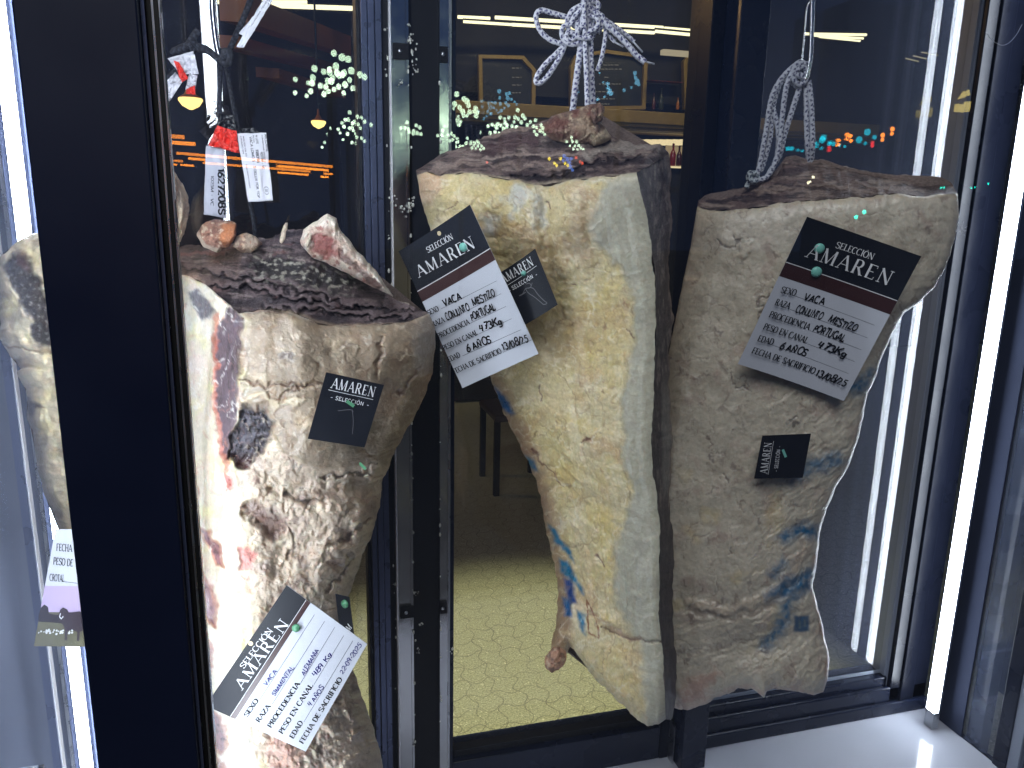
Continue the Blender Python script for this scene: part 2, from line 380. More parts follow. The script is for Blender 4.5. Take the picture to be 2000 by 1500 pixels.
# LED strips
def led(name, label, x0, x1, y0, y1, z0, z1, face):
    r = empty(name, ((x0+x1)/2, (y0+y1)/2, z0), label, 'lamp', 'upright lamp strips')
    if face == '-x':
        MB().box(x1, x1+.006, y0-.0005, y1+.0005, z0-.055, z1).build('channel', M['alu'], r); MB().box(x0, x1-.0005, y0, y1, z0, z1).build('diffuser', M['led'], r)
        MB().box(x0, x1-.0005, y0, y1, z0-.055, z0-.0005).build('end_cap', M['alu'], r)
    else:
        MB().box(x0, x1, y0-.006, y0, z0-.055, z1).build('channel', M['alu'], r); MB().box(x0, x1, y0+.0005, y1, z0, z1).build('diffuser', M['led'], r)
led('lamp_strip', 'glowing white upright lamp strip in the right rear corner of the white floor', 1.533, 1.546, 1.377, 1.403, .362, ZT, '-x')
led('lamp_strip', 'white lamp strip on the back of the wide black post', -.200, -.165, .8065, .822, .36, ZT, '+y')
ll = [atY(20, y, 1.10) for y in (100, 700)]
led('lamp_strip', 'glowing white upright lamp strip left of the wide black post', float(ll[0][0])-.013, float(ll[0][0])+.013, 1.10, 1.112, .36, ZT, '+y') if False else None
# left lamp strip faces the viewer
r_ = empty('lamp_strip', tuple(atY(20, 460, 1.30)), 'glowing white upright lamp strip at the far left edge, left of the wide black post', 'lamp', 'upright lamp strips')
xl = float(atY(24, 300, 1.30)[0]); zl = float(atY(40, 480, 1.30)[2])
MB().box(xl-.010, xl+.010, 1.312, 1.32, ZF+.04, ZT).build('channel', M['alu'], r_)
MB().box(xl-.0065, xl+.0065, 1.300, 1.3115, ZF+.05, ZT).build('diffuser', M['led'], r_)
lp_ = empty('wall_panel', (-.7, 1.36, ZF), 'slate blue steel wall panel with upright trims at far left behind the lamp strip', 'wall panel')
MB().box(-1.2, -.30, 1.36, 1.38, ZF, ZT).build('panel', simple('slate_panel', (104, 110, 126), .35, .3, .4, .3, 5), lp_)
def trim(pxa, pxb, py, Y, mat, name, dep=.012):
    a, c = atY(pxa, py, Y), atY(pxb, py, Y); MB().box(float(a[0]), float(c[0]), Y, Y+dep, ZF, ZT).build(name, mat, lp_)
trim(170, 196, 1400, 1.32, simple('pale_blue_streak', (128, 142, 190), .3, .2, .5), 'trim')  # coloured box in place of a pale streak of reflected lamp light
trim(199, 202, 1400, 1.318, M['alu'], 'edge_trim')
trim(128, 135, 1400, 1.318, M['alu'], 'edge_trim'); trim(136, 146, 1400, 1.318, M['steelblue'], 'trim')
trim(92, 108, 1400, 1.20, M['steelblue'], 'trim'); trim(110, 112, 1400, 1.19, M['white_edge'], 'edge_trim')
sb = empty('glass_edge', (-.3, .80, ZF), 'perforated grey spacer bars of double glazing at the far left edge', 'glazing edge')
for pa, pb in ((40, 64), (17, 38)):
    a, c = atY(pa, 1450, .80), atY(pb, 1450, .80); MB().box(float(a[0]), float(c[0]), .80, .806, ZF, 1.02).build('spacer_bar', M['spacer'], sb)
    d_ = MB()
    for k in range(150):
        z_ = ZF+.2+k*.0034; xq = float(c[0])-.0022; d_.box(xq-.0006, xq+.0006, .7985, .7998, z_, z_+.0014)
    d_.build('perforation', M['white_edge'], sb)
a, c = atY(65, 1450, .80), atY(76, 1450, .80); MB().box(float(a[0])+.0005, float(c[0]), .802, .806, ZF, 1.02).build('gasket', M['gasket'], sb)
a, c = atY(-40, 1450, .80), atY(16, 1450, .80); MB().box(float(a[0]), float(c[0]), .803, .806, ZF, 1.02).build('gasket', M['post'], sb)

# ------------------------------------------------------------------ beef
def resample(P, n):
    P = np.array(P, float); d = np.r_[0, np.cumsum(np.hypot(*np.diff(P, axis=0).T))]
    t = np.linspace(0, d[-1], n); return np.c_[np.interp(t, d, P[:, 0]), np.interp(t, d, P[:, 1])]
def coons(top, bot, left, right, nu, nv, rough=2.5, seed=0):
    def wig(c, amp, k):
        n = len(c); t = np.linspace(0, 1, n); L = np.hypot(*np.diff(c, axis=0).T).sum()/30
        e = np.minimum(1, np.minimum(t, 1-t)*12)[:, None]
        return c+e*amp*np.c_[fbm(t*L, t*0+k, 4, seed+k), fbm(t*L, t*0+k+9, 4, seed+k)]*1.6
    T, B, L, R = resample(top, nu), resample(bot, nu), resample(left, nv), resample(right, nv)
    rg = rough if isinstance(rough, (tuple, list)) else (rough,)*4
    T, B, L, R = wig(T, rg[0], 1), wig(B, rg[1], 2), wig(L, rg[2], 3), wig(R, rg[3], 4)
    T[0] = L[0] = (T[0]+L[0])/2; T[-1] = R[0] = (T[-1]+R[0])/2; B[0] = L[-1] = (B[0]+L[-1])/2; B[-1] = R[-1] = (B[-1]+R[-1])/2
    s = np.linspace(0, 1, nu)[None, :, None]; t = np.linspace(0, 1, nv)[:, None, None]
    G = (1-t)*T[None]+t*B[None]+(1-s)*L[:, None]+s*R[:, None]-((1-s)*(1-t)*T[0]+s*(1-t)*T[-1]+(1-s)*t*B[0]+s*t*B[-1])
    S, Tt = np.meshgrid(np.linspace(0, 1, nu), np.linspace(0, 1, nv))
    return G[..., 0], G[..., 1], S, Tt
def gridmesh(P, colr, flip=False):
    nv, nu = P.shape[:2]; me = bpy.data.meshes.new('mesh'); V = P.reshape(-1, 3)
    i = np.arange((nv-1)*(nu-1)); a = (i//(nu-1))*nu+i % (nu-1)
    F = np.c_[a, a+nu, a+nu+1, a+1] if not flip else np.c_[a, a+1, a+nu+1, a+nu]
    me.vertices.add(len(V)); me.vertices.foreach_set('co', V.astype(np.float32).ravel())
    me.loops.add(F.size); me.loops.foreach_set('vertex_index', F.astype(np.int32).ravel())
    me.polygons.add(len(F)); me.polygons.foreach_set('loop_start', np.arange(0, F.size, 4, dtype=np.int32))
    me.polygons.foreach_set('use_smooth', np.ones(len(F), bool)); me.update(calc_edges=True); me.validate()
    if colr is not None:
        ca = me.color_attributes.new('pigment', 'FLOAT_COLOR', 'POINT')
        ca.data.foreach_set('color', np.c_[np.clip(colr.reshape(-1, 3), .004, .95), np.ones(len(V))].astype(np.float32).ravel())
    return me
class Paint:
    """pigment and relief on one sheet of a piece of beef"""
    def __init__(s, X, Y, base, seed=0):
        s.X, s.Y = X, Y; s.c = np.ones(X.shape+(3,))*lin(base); s.w = np.zeros(X.shape); s.seed = seed
        s.wx = fbm(X/28, Y/28, 4, seed+40); s.wy = fbm(X/28, Y/28, 4, seed+55)
    def mix(s, m, col): s.c += (lin(col)-s.c)*np.clip(m, 0, 1)[..., None]
    def poly(s, pts, col, a=1, soft=7, warp=9, bump=0):
        m = polymask(s.X+s.wx*warp*1.5, s.Y+s.wy*warp*1.5, pts, soft)
        if col is not None: s.mix(m*a, col)
        s.w += m*bump; return m
    def line(s, pts, wd, col, a=1, warp=6, bump=0, soft=None):
        d = seg_dist(s.X+s.wx*warp*1.5, s.Y+s.wy*warp*1.5, pts); m = 1-sstep(wd*.35, wd*1.15 if soft is None else wd+soft, d)
        if col is not None: s.mix(m*a, col)
        s.w += m*bump; return m
    def patch(s, scale, col, thr, soft, a, oct=4, sx=1, sy=1, seed=1, rid=False, mask=1, warp=0):
        f = (ridged if rid else fbm)((s.X+s.wx*warp)/scale*sx, (s.Y+s.wy*warp)/scale*sy, oct, s.seed+seed)
        s.mix(sstep(thr, thr+soft, f)*a*mask, col)
    def veins(s, scale, col, a, width=.10, depth=0, sx=1, sy=1, seed=1, mask=1, warp=14):
        f = np.abs(perlin((s.X+s.wx*warp)/scale*sx, (s.Y+s.wy*warp)/scale*sy, s.seed+seed)); g = sstep(-.15, .25, fbm(s.X/70, s.Y/70, 2, s.seed+seed+4))
        m = (1-sstep(width*.3, width, f))*g*mask
        if col is not None: s.mix(m*a, col)
        s.w += m*depth
    def mottle(s, scale, amt, oct=4, seed=2, sx=1, sy=1):
        s.c *= (1+amt*fbm(s.X/scale*sx, s.Y/scale*sy, oct, s.seed+seed))[..., None]
    def relief(s, scale, amp, oct=4, seed=3, sx=1, sy=1, rid=False, mask=1, warp=0):
        f = (ridged if rid else fbm)((s.X+s.wx*warp)/scale*sx, (s.Y+s.wy*warp)/scale*sy, oct, s.seed+seed); s.w += amp*f*mask
def sheet(name, plane, top, bot, left, right, nu, nv, wfun, paint, mat, parent, rough=2.5, seed=0, base=(200, 180, 150), flip=False):
    X, Y, S, T = coons(top, bot, left, right, nu, nv, rough, seed)
    p = Paint(X, Y, base, seed); w = wfun(S, T, X, Y)
    if paint: paint(p, S, T)
    return link(name, gridmesh(plane.at(X, Y, w+p.w), p.c, flip), mat, parent)
def lump(name, plane, c, r, w, mat, parent, base, paint=None, seed=0, rw=None, rot=0, n=64, amp=.25, freq=1.6):
    """knobbly closed lump (bone end, fat knob): pixel centre and radii, depth w"""
    th = np.linspace(0, math.pi, n//2+1)[:, None]; ph = np.linspace(0, 2*math.pi, n+1)[None, :]
    x = np.sin(th)*np.cos(ph); z = np.cos(th)*np.ones_like(ph); y = np.sin(th)*np.sin(ph)
    k = 1+amp*1.3*fbm(x*freq*.6+y*1.1+seed, z*freq*.6-y*1.3, 3, seed)+amp*.22*ridged(x*freq*1.5+y, z*freq*1.5+y*2, 3, seed+5)
    co, si = math.cos(rot), math.sin(rot); dx, dy = x*r[0]*k, -z*r[1]*k
    X = c[0]+dx*co-dy*si; Y = c[1]+dx*si+dy*co
    p = Paint(X, Y, base, seed)
    if paint: paint(p, None, None)
    return link(name, gridmesh(plane.at(X, Y, w-(rw or r[0]*.00075)*y*k), p.c), mat, parent)
def rnd(x, width, depth):
    t = np.clip(x/width, 0, 1); return depth*(1-np.sqrt(np.clip(1-(1-t)**2, 0, 1)))
def prof(xs, ys): return lambda s: np.interp(s, xs, ys)
def smooth_prof(xs, ys, n=400):
    g = np.linspace(0, 1, n); v = np.interp(g, xs, ys)
    k = np.hanning(41); k /= k.sum(); v = np.convolve(np.pad(v, 20, 'edge'), k, 'valid'); return lambda s: np.interp(s, g, v)

M['fat'] = meatmat('beef_fat', .40, (95, .36), (420, .22), .30, .5, .14, 200)
M['fat_smooth'] = meatmat('beef_fat_smooth', .42, (80, .30), (380, .18), .25, .45, .12, 180)
M['meat'] = meatmat('dried_meat', .50, (160, .8), (520, .6), .03, .5, .45, 240, (1, 1, 2.2))
M['bone'] = meatmat('bone', .5, (150, .7), (500, .5), .1, .4, .25, 260)

# ---- middle beef ----------------------------------------------------------------------------------
PC = Plane(1090, 700, 1.12, 0)
bc = empty('beef_loin', tuple(PC.at(1150, 210, 0)), 'middle hanging beef piece with yellow fat face and blue stamps, under the blue flecked bow', 'beef', 'hanging pieces of beef')
C_top = [(814, 342), (835, 336), (862, 343), (900, 338), (955, 344), (1005, 352), (1045, 362), (1075, 361), (1110, 353), (1150, 349), (1195, 344), (1243, 337)]
C_left = [(814, 342), (822, 385), (836, 440), (855, 490), (885, 550), (915, 610), (938, 670), (955, 725), (968, 765), (985, 808), (1006, 852), (1030, 900), (1048, 940), (1058, 985), (1064, 1025), (1074, 1065), (1084, 1112), (1090, 1165), (1086, 1212), (1079, 1255), (1071, 1285), (1080, 1310)]
C_fatr = [(1243, 337), (1254, 385), (1266, 440), (1274, 500), (1280, 560), (1281, 640), (1278, 720), (1275, 790), (1273, 850), (1276, 920), (1283, 980), (1289, 1040), (1288, 1110), (1286, 1160), (1288, 1210), (1293, 1260), (1297, 1320), (1300, 1405)]
C_bot = [(1080, 1310), (1100, 1290), (1113, 1264), (1122, 1268), (1140, 1298), (1165, 1330), (1195, 1356), (1220, 1382), (1246, 1408), (1264, 1417), (1285, 1415), (1300, 1405)]
C_back = [(814, 342), (812, 333), (838, 317), (872, 298), (930, 272), (990, 254), (1045, 242), (1088, 224), (1125, 214), (1160, 212), (1178, 240), (1195, 268), (1240, 282), (1290, 281), (1307, 300)]
C_sil = [(1307, 300), (1312, 345), (1308, 385), (1314, 425), (1309, 470), (1305, 520), (1309, 570), (1316, 620), (1306, 680), (1308, 760), (1312, 850), (1311, 920), (1306, 980), (1313, 1030), (1316, 1090), (1313, 1160), (1314, 1220), (1322, 1300), (1321, 1360), (1313, 1404)]
fC = smooth_prof([0, .06, .2, .5, .8, .95, 1], [-.105, -.080, -.045, .012, .070, .095, .098])
def wC(S, T, X, Y):
    w = fC(S)-rnd(S, .09, .035)
    w = w-rnd(T, .05, .020)*(1-.5*S)-rnd(1-T, .09, .05)          # rounded top lip and foot
    w = w*(1-.25*sstep(.45, 1, T))
    w += .020*np.exp(-((X-985)/90)**2-((Y-420)/70)**2)+.016*np.exp(-((X-1110)/75)**2-((Y-430)/80)**2)
    w -= .022*np.exp(-((X-1068)/22)**2-((Y-420)/110)**2)              # furrow between two pads
    w += .020*np.exp(-((X-1120)/110)**2-((Y-900)/180)**2)-.012*np.exp(-((X-1130)/90)**2-((Y-640)/60)**2)
    return w
BAND = [(1165, 395), (1150, 440), (1160, 470), (1195, 505), (1232, 550), (1240, 610), (1236, 680), (1224, 740), (1214, 790), (1218, 850), (1215, 900), (1238, 960), (1222, 1000), (1205, 1060), (1199, 1130), (1206, 1190), (1240, 1238), (1256, 1290), (1262, 1420), (1330, 1420), (1330, 330), (1225, 335), (1190, 350)]
def pC(p, S, T):
    X, Y = p.X, p.Y
    band = polymask(X+p.wx*14, Y+p.wy*14, BAND, 10); rough = 1-band
    # swirling fibres
    ang = fbm(X/130, Y/130, 2, 77)*2.2+.9
    uu = (X*np.cos(ang)+Y*np.sin(ang)); vv = (-X*np.sin(ang)+Y*np.cos(ang))
    fib = ridged(uu/26, vv/7.5, 3, 21)
    p.w += .0010*fib*rough+.0005*fbm(X/9, Y/9, 3, 31)*rough
    p.relief(55, .0075, 4, 5, mask=rough); p.relief(19, .0012, 3, 6, mask=rough, warp=14); p.relief(90, .0030, 3, 7, mask=band); p.relief(14, .0005, 3, 9, mask=band)
    p.w += .004*band
    p.patch(70, (204, 184, 122), -.08, .45, .6, seed=3, mask=rough)
    p.patch(44, (228, 216, 186), .05, .3, .65, seed=8, mask=rough)
    p.patch(85, (172, 138, 102), .10, .30, .55, seed=12, mask=rough)
    p.mix(sstep(.35, .8, fib)*.30*rough, (228, 212, 160)); p.mix(sstep(-.1, -.7, fib)*.30*rough, (148, 118, 76))
    for q, a in (([(905, 380), (1000, 370), (1020, 430), (960, 470), (900, 440)], .4), ([(1100, 590), (1210, 560), (1230, 660), (1205, 760), (1120, 700)], .45), ([(1160, 1000), (1205, 1010), (1200, 1100), (1178, 1130)], .8), ([(1000, 800), (1120, 820), (1150, 980), (1110, 1040), (1050, 900)], .35), ([(1160, 1270), (1230, 1270), (1250, 1380), (1190, 1340)], .4)):
        p.poly(q, (204, 180, 96), a*.7, 30, 26)
    for q, a in (([(1090, 455), (1150, 380), (1175, 400), (1150, 470), (1165, 500), (1110, 520), (1075, 500)], .55), ([(1000, 450), (1070, 440), (1090, 540), (1060, 600), (1030, 520)], .5), ([(1120, 600), (1180, 660), (1130, 720), (1060, 690), (1040, 640)], .35)):
        p.poly(q, (146, 116, 84), a, 22, 24)
    for q in ([(985, 385), (1010, 360), (1035, 375), (1020, 410), (1000, 420)], [(1040, 372), (1062, 385), (1066, 440), (1046, 440)], [(940, 420), (975, 425), (968, 460), (945, 452)]):
        p.poly(q, (176, 184, 190), .6, 10, 14)
    p.mix(band*.92, (170, 167, 149)); p.patch(60, (150, 145, 128), .0, .4, .5, seed=17, mask=band); p.patch(26, (196, 194, 172), .15, .3, .45, seed=19, mask=band)
    p.line([(1085, 360), (1105, 345), (1180, 352), (1240, 345)], 10, (196, 188, 164), .7, 8)
    lp = polymask(X+p.wx*10, Y+p.wy*10, [(812, 330), (870, 340), (862, 375), (840, 400), (822, 390)], 12); p.mix(lp*.7, (196, 160, 136))
    p.line(C_left[8:20], 24, (150, 112, 96), .65, 12, soft=18); p.line(C_left[8:21], 7, (140, 96, 80), .35, 10)
    p.patch(24, (122, 70, 62), .36, .16, .5, seed=23, mask=rough, warp=20)
    p.patch(30, (96, 62, 44), .42, .1, .55, seed=27, mask=rough, sx=1.4, sy=.7, warp=25)
    # purple marks, ink
    for q in ([(1050, 755), (1062, 780)], [(1068, 395), (1074, 410)], [(1110, 560), (1124, 562)], [(1225, 640), (1236, 655)], [(895, 390), (870, 420)], [(1150, 855), (1140, 862)], [(1165, 1085), (1180, 1110)], [(1040, 880), (1100, 950)]):
        p.line(q, 2.4, (92, 48, 50), .8, 10, -.001)
    p.line([(1146, 1172), (1158, 1196), (1170, 1230), (1168, 1245), (1152, 1236), (1146, 1200), (1146, 1172)], 2.2, (130, 74, 44), .9, 3)
    p.line([(1175, 1225), (1210, 1240), (1262, 1252), (1300, 1256)], 3, (92, 78, 70), .7, 6, -.004)
    p.line([(1150, 1195), (1190, 1225), (1245, 1245)], 9, (146, 116, 104), .6, 14, -.003)
    p.veins(60, (126, 98, 70), .45, .04, -.0010, 1.2, .7, 70, rough); p.veins(44, (140, 112, 84), .4, .05, -.0007, 1.3, .7, 74, rough, 22); p.veins(44, (234, 226, 200), .4, .06, .0005, .7, 1.2, 78, rough, 20); p.veins(70, (198, 194, 176), .35, .05, .0008, .8, 1, 82, band)
    p.patch(15, (140, 114, 86), .26, .2, .32, seed=63, mask=rough, warp=10); p.patch(11, (226, 214, 178), .2, .2, .45, seed=66, mask=rough, warp=10)
    p.mottle(9, .09); p.mottle(22, .08, 3, 5); p.mottle(120, .08, 3)
    ink, ink2 = (6, 88, 140), (12, 106, 140)
    for q, c in (([(966, 752), (985, 772), (1008, 808), (998, 812), (975, 790)], ink), ([(1024, 890), (1042, 898), (1052, 920), (1034, 914)], ink2), ([(1070, 1022), (1082, 1030), (1100, 1060), (1118, 1078), (1122, 1100), (1106, 1080), (1082, 1058)], ink2),
                 ([(1092, 1090), (1108, 1098), (1140, 1150), (1140, 1162), (1118, 1136), (1096, 1118)], ink2), ([(1100, 1128), (1118, 1134), (1128, 1180), (1112, 1182), (1103, 1150)], (10, 62, 124)), ([(1098, 1164), (1112, 1172), (1116, 1206), (1102, 1204)], ink), ([(1126, 1192), (1143, 1200), (1144, 1240), (1132, 1224)], ink2)):
        m = polymask(X+p.wx*5, Y+p.wy*5, q, 5)*(.75+.25*sstep(-.35, .15, fbm(X/9, Y/9, 3, 61))); p.mix(m, c)
sheet('fat_cover', PC, C_top, C_bot, C_left, C_fatr, 215, 480, wC, pC, M['fat'], bc, (4, 4, 4, 3), 11, (196, 181, 142))
def wCt(S, T, X, Y):   # T=0 back edge, T=1 front lip
    wf = fC(S)-rnd(S, .09, .035)-.020*(1-.5*S)
    w = wf-(.085+.03*S)*(1-T)**.9
    return w-.05*np.exp(-((1-S)*30))*(1-T)
def pCt(p, S, T):
    X, Y = p.X, p.Y
    yy = T*90+p.wy*14
    p.w += .0040*ridged(X/120, yy/10, 3, 5)+.0022*fbm(X/22, yy/6, 4, 6)
    p.patch(40, (128, 110, 104), .0, .22, .8, sx=.35, sy=1.7, seed=5); p.patch(12, (150, 134, 124), .15, .12, .7, sx=.3, sy=1.5, seed=25); p.patch(11, (34, 26, 28), .12, .12, .8, sx=.3, sy=1.5, seed=29); p.patch(30, (52, 38, 40), .05, .25, .8, sx=.3, sy=1.8, seed=9)
    p.patch(22, (142, 126, 118), .28, .14, .75, sx=.28, sy=1.6, seed=14, warp=12)
    p.poly([(925, 290), (1000, 262), (1060, 255), (1050, 285), (960, 300)], (74, 52, 54), .8, 8, 12, -.003)
    p.poly([(1060, 245), (1100, 222), (1150, 214), (1150, 250), (1100, 268)], (134, 84, 74), .75, 10, 14)
    p.line([(850, 330), (940, 305), (1080, 300), (1180, 300)], 5, (160, 142, 132), .8, 12, .003)
    p.line([(1150, 300), (1200, 288), (1290, 285)], 12, (158, 148, 138), .8, 14, .003); p.line([(905, 278), (1000, 255), (1060, 243)], 5, (150, 130, 118), .7, 8, .002)
    p.line([(1100, 340), (1160, 320), (1250, 312)], 7, (38, 28, 32), .9, 10, -.008); p.line([(830, 345), (900, 322), (1000, 322), (1100, 326)], 5, (160, 140, 128), .5, 12, .002)
    p.line([(1000, 345), (1060, 352), (1140, 342)], 7, (34, 26, 28), .9, 10, -.008)
    p.mix((1-sstep(0, .06, 1-T))*.6, (200, 186, 160))
sheet('cut_face', PC, C_back, C_top, [(814, 342), (813, 340), (814, 342)], [(1307, 300), (1275, 320), (1243, 337)], 215, 90, wCt, pCt, M['meat'], bc, (5, 4, 1, 2), 13, (98, 82, 78))
def wCs(S, T, X, Y): return (.098-rnd(T, .05, .010)-rnd(1-T, .09, .05))*(1-.25*sstep(.45, 1, T))-.17*S**.8-.03*np.exp(-(1-S)*8)
def pCs(p, S, T):
    X, Y = p.X, p.Y
    p.w += .0050*ridged(S*2.2+p.wx*.2, Y/90, 3, 5)+.0020*fbm(X/6, Y/30, 4, 9)
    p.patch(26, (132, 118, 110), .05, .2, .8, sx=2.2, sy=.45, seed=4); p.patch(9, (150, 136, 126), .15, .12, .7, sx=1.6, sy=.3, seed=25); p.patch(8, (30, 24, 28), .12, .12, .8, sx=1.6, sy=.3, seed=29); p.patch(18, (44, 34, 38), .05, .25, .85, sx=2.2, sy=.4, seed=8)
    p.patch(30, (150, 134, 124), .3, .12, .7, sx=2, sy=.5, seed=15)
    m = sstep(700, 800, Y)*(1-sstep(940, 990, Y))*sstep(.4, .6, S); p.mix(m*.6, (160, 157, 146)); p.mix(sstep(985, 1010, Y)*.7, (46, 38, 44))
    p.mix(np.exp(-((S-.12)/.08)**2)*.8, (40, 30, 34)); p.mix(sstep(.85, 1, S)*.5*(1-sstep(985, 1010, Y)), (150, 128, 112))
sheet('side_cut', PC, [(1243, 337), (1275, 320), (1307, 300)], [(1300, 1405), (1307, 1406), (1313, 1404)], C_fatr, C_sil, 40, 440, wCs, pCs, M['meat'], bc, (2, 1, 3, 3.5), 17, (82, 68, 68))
def backsheet(plane, top, bot, left, right, depth, parent, seed, base=(120, 104, 96), wl=-.03, wr=-.03):
    def wb(S, T, X, Y): return wl+(wr-wl)*S-depth*np.clip(4*S*(1-S), 0, 1)**.5
    sheet('inner_side', plane, top, bot, left, right, 60, 90, wb, lambda p, S, T: (p.relief(40, .006), p.mottle(40, .3)), M['meat'], parent, 0, seed, base, True)
backsheet(PC, [(818, 345), (900, 290), (1090, 226), (1160, 215), (1300, 300)], [(1088, 1284), (1112, 1272), (1165, 1320), (1264, 1408), (1310, 1398)], [(818, 345)]+[(x+5, y) for x, y in C_left[1:]], [(1300, 300)]+[(x-5, y) for x, y in C_sil[1:]], .07, bc, 3, wl=-.152, wr=-.11)
# knuckle where the rope passes
def pk(p, S, T):
    p.patch(14, (92, 74, 66), .0, .3, .7, seed=3); p.patch(10, (196, 178, 150), .15, .2, .8, seed=6); p.patch(16, (112, 62, 56), .2, .2, .6, seed=9)
def bonesheet(name, plane, top, bot, w0, bulge, parent, base, paint, seed, tilt=0, nu=110, nv=60):
    def wb(S, T, X, Y): return w0+tilt*(1-T)+bulge*np.clip(4*T*(1-T), 0, 1)**.6*np.clip(8*S*(1-S), 0, 1)**.5
    sheet(name, plane, top, bot, [top[0], bot[0]], [top[-1], bot[-1]], nu, nv, wb, paint, M['bone'], parent, (3, 2, 1, 1), seed, base)
def pk1(p, S, T):
    X, Y = p.X, p.Y
    p.relief(26, .006, 4, 5, warp=10); p.relief(9, .0022, 3, 7); p.patch(14, (84, 66, 60), .0, .2, .7, seed=3, warp=8); p.patch(11, (196, 178, 150), .12, .15, .8, seed=6, warp=8); p.patch(26, (120, 70, 62), .05, .25, .7, seed=9)
    p.poly([(1052, 248), (1090, 226), (1112, 232), (1100, 262), (1070, 268)], (116, 72, 64), .8, 8, 8); p.poly([(1155, 205), (1174, 203), (1178, 232), (1160, 240)], (72, 52, 48), .8, 5, 6); p.poly([(1146, 262), (1190, 258), (1192, 276), (1160, 284)], (190, 174, 146), .8, 5, 8, .004)
    p.poly([(1128, 228), (1150, 224), (1160, 262), (1140, 272), (1122, 252)], (168, 146, 122), .7, 6, 8, .005)
bonesheet('bone', PC, [(1046, 250), (1085, 226), (1120, 214), (1150, 206), (1172, 203), (1176, 222), (1172, 236), (1182, 250), (1194, 266)], [(1046, 254), (1080, 272), (1120, 284), (1160, 290), (1194, 272)], -.035, .030, bc, (140, 116, 98), pk1, 4, -.01)
lump('bone', PC, (1166, 222), (11, 17), -.012, M['bone'], bc, (120, 92, 80), pk, 12, .01, .35, 50, .6, 2.6)
lump('shank_tip', PC, (1084, 1287), (17, 23), -.05, M['bone'], bc, (178, 138, 112), pk, 15, .012, .5, 60, .35, 2)

# ---- left beef ------------------------------------------------------------------------------------
PL = Plane(560, 900, 1.06, 0)
bl = empty('beef_loin', tuple(PL.at(490, 430, 0)), 'left hanging beef piece with a bright cream side, purple muscle and torn hanging fat flap', 'beef', 'hanging pieces of beef')
L_top = [(282, 524), (335, 532), (370, 540), (402, 556), (440, 588), (468, 612), (505, 606), (560, 610), (590, 618), (622, 633), (660, 637), (705, 634), (760, 633), (800, 628), (838, 612)]
L_left = [(282, 524), (286, 700), (296, 900), (318, 1150), (344, 1400), (380, 1750)]
L_right = [(838, 612), (850, 640), (850, 690), (843, 735), (824, 788), (796, 838), (770, 882), (750, 935), (738, 1000), (727, 1042), (708, 1085), (692, 1130), (674, 1180), (657, 1225), (668, 1270), (690, 1310), (704, 1350), (722, 1400), (738, 1450), (750, 1500), (760, 1580), (750, 1660), (700, 1750)]
L_bot = [(380, 1750), (540, 1790), (700, 1750)]
L_back = [(282, 505), (330, 488), (385, 478), (440, 480), (480, 466), (530, 462), (565, 450), (600, 448), (640, 452), (665, 470), (700, 508), (735, 545), (768, 578), (800, 596), (838, 612)]
fL = smooth_prof([0, .10, .24, .34, .55, .8, .93, 1], [-.24, -.135, .035, .066, .058, .022, -.02, -.075])
def wL(S, T, X, Y):
    Y_ = (Y-612)/1100
    w = fL(S)-rnd(1-S, .10, .04)
    w -= rnd(T, .04, .022)
    w += .020*np.exp(-((X-780)/80)**2-((Y-690)/90)**2)+.012*np.exp(-((X-570)/90)**2-((Y-690)/60)**2)
    w += .022*np.exp(-((X-620)/80)**2-((Y-850)/70)**2)
    w -= .020*np.exp(-((X-640)/120)**2-((Y-945)/34)**2)
    w -= .018*np.exp(-((X-560)/60)**2-((Y-1060)/50)**2)
    w -= .030*sstep(.35, .75, T)*S
    return w
FLAP = [(470, 616), (505, 604), (560, 609), (622, 633), (705, 632), (838, 610), (900, 640), (880, 760), (760, 905), (640, 920), (592, 905), (555, 885), (532, 850), (530, 810), (520, 790), (492, 792), (470, 802), (462, 770), (466, 700)]
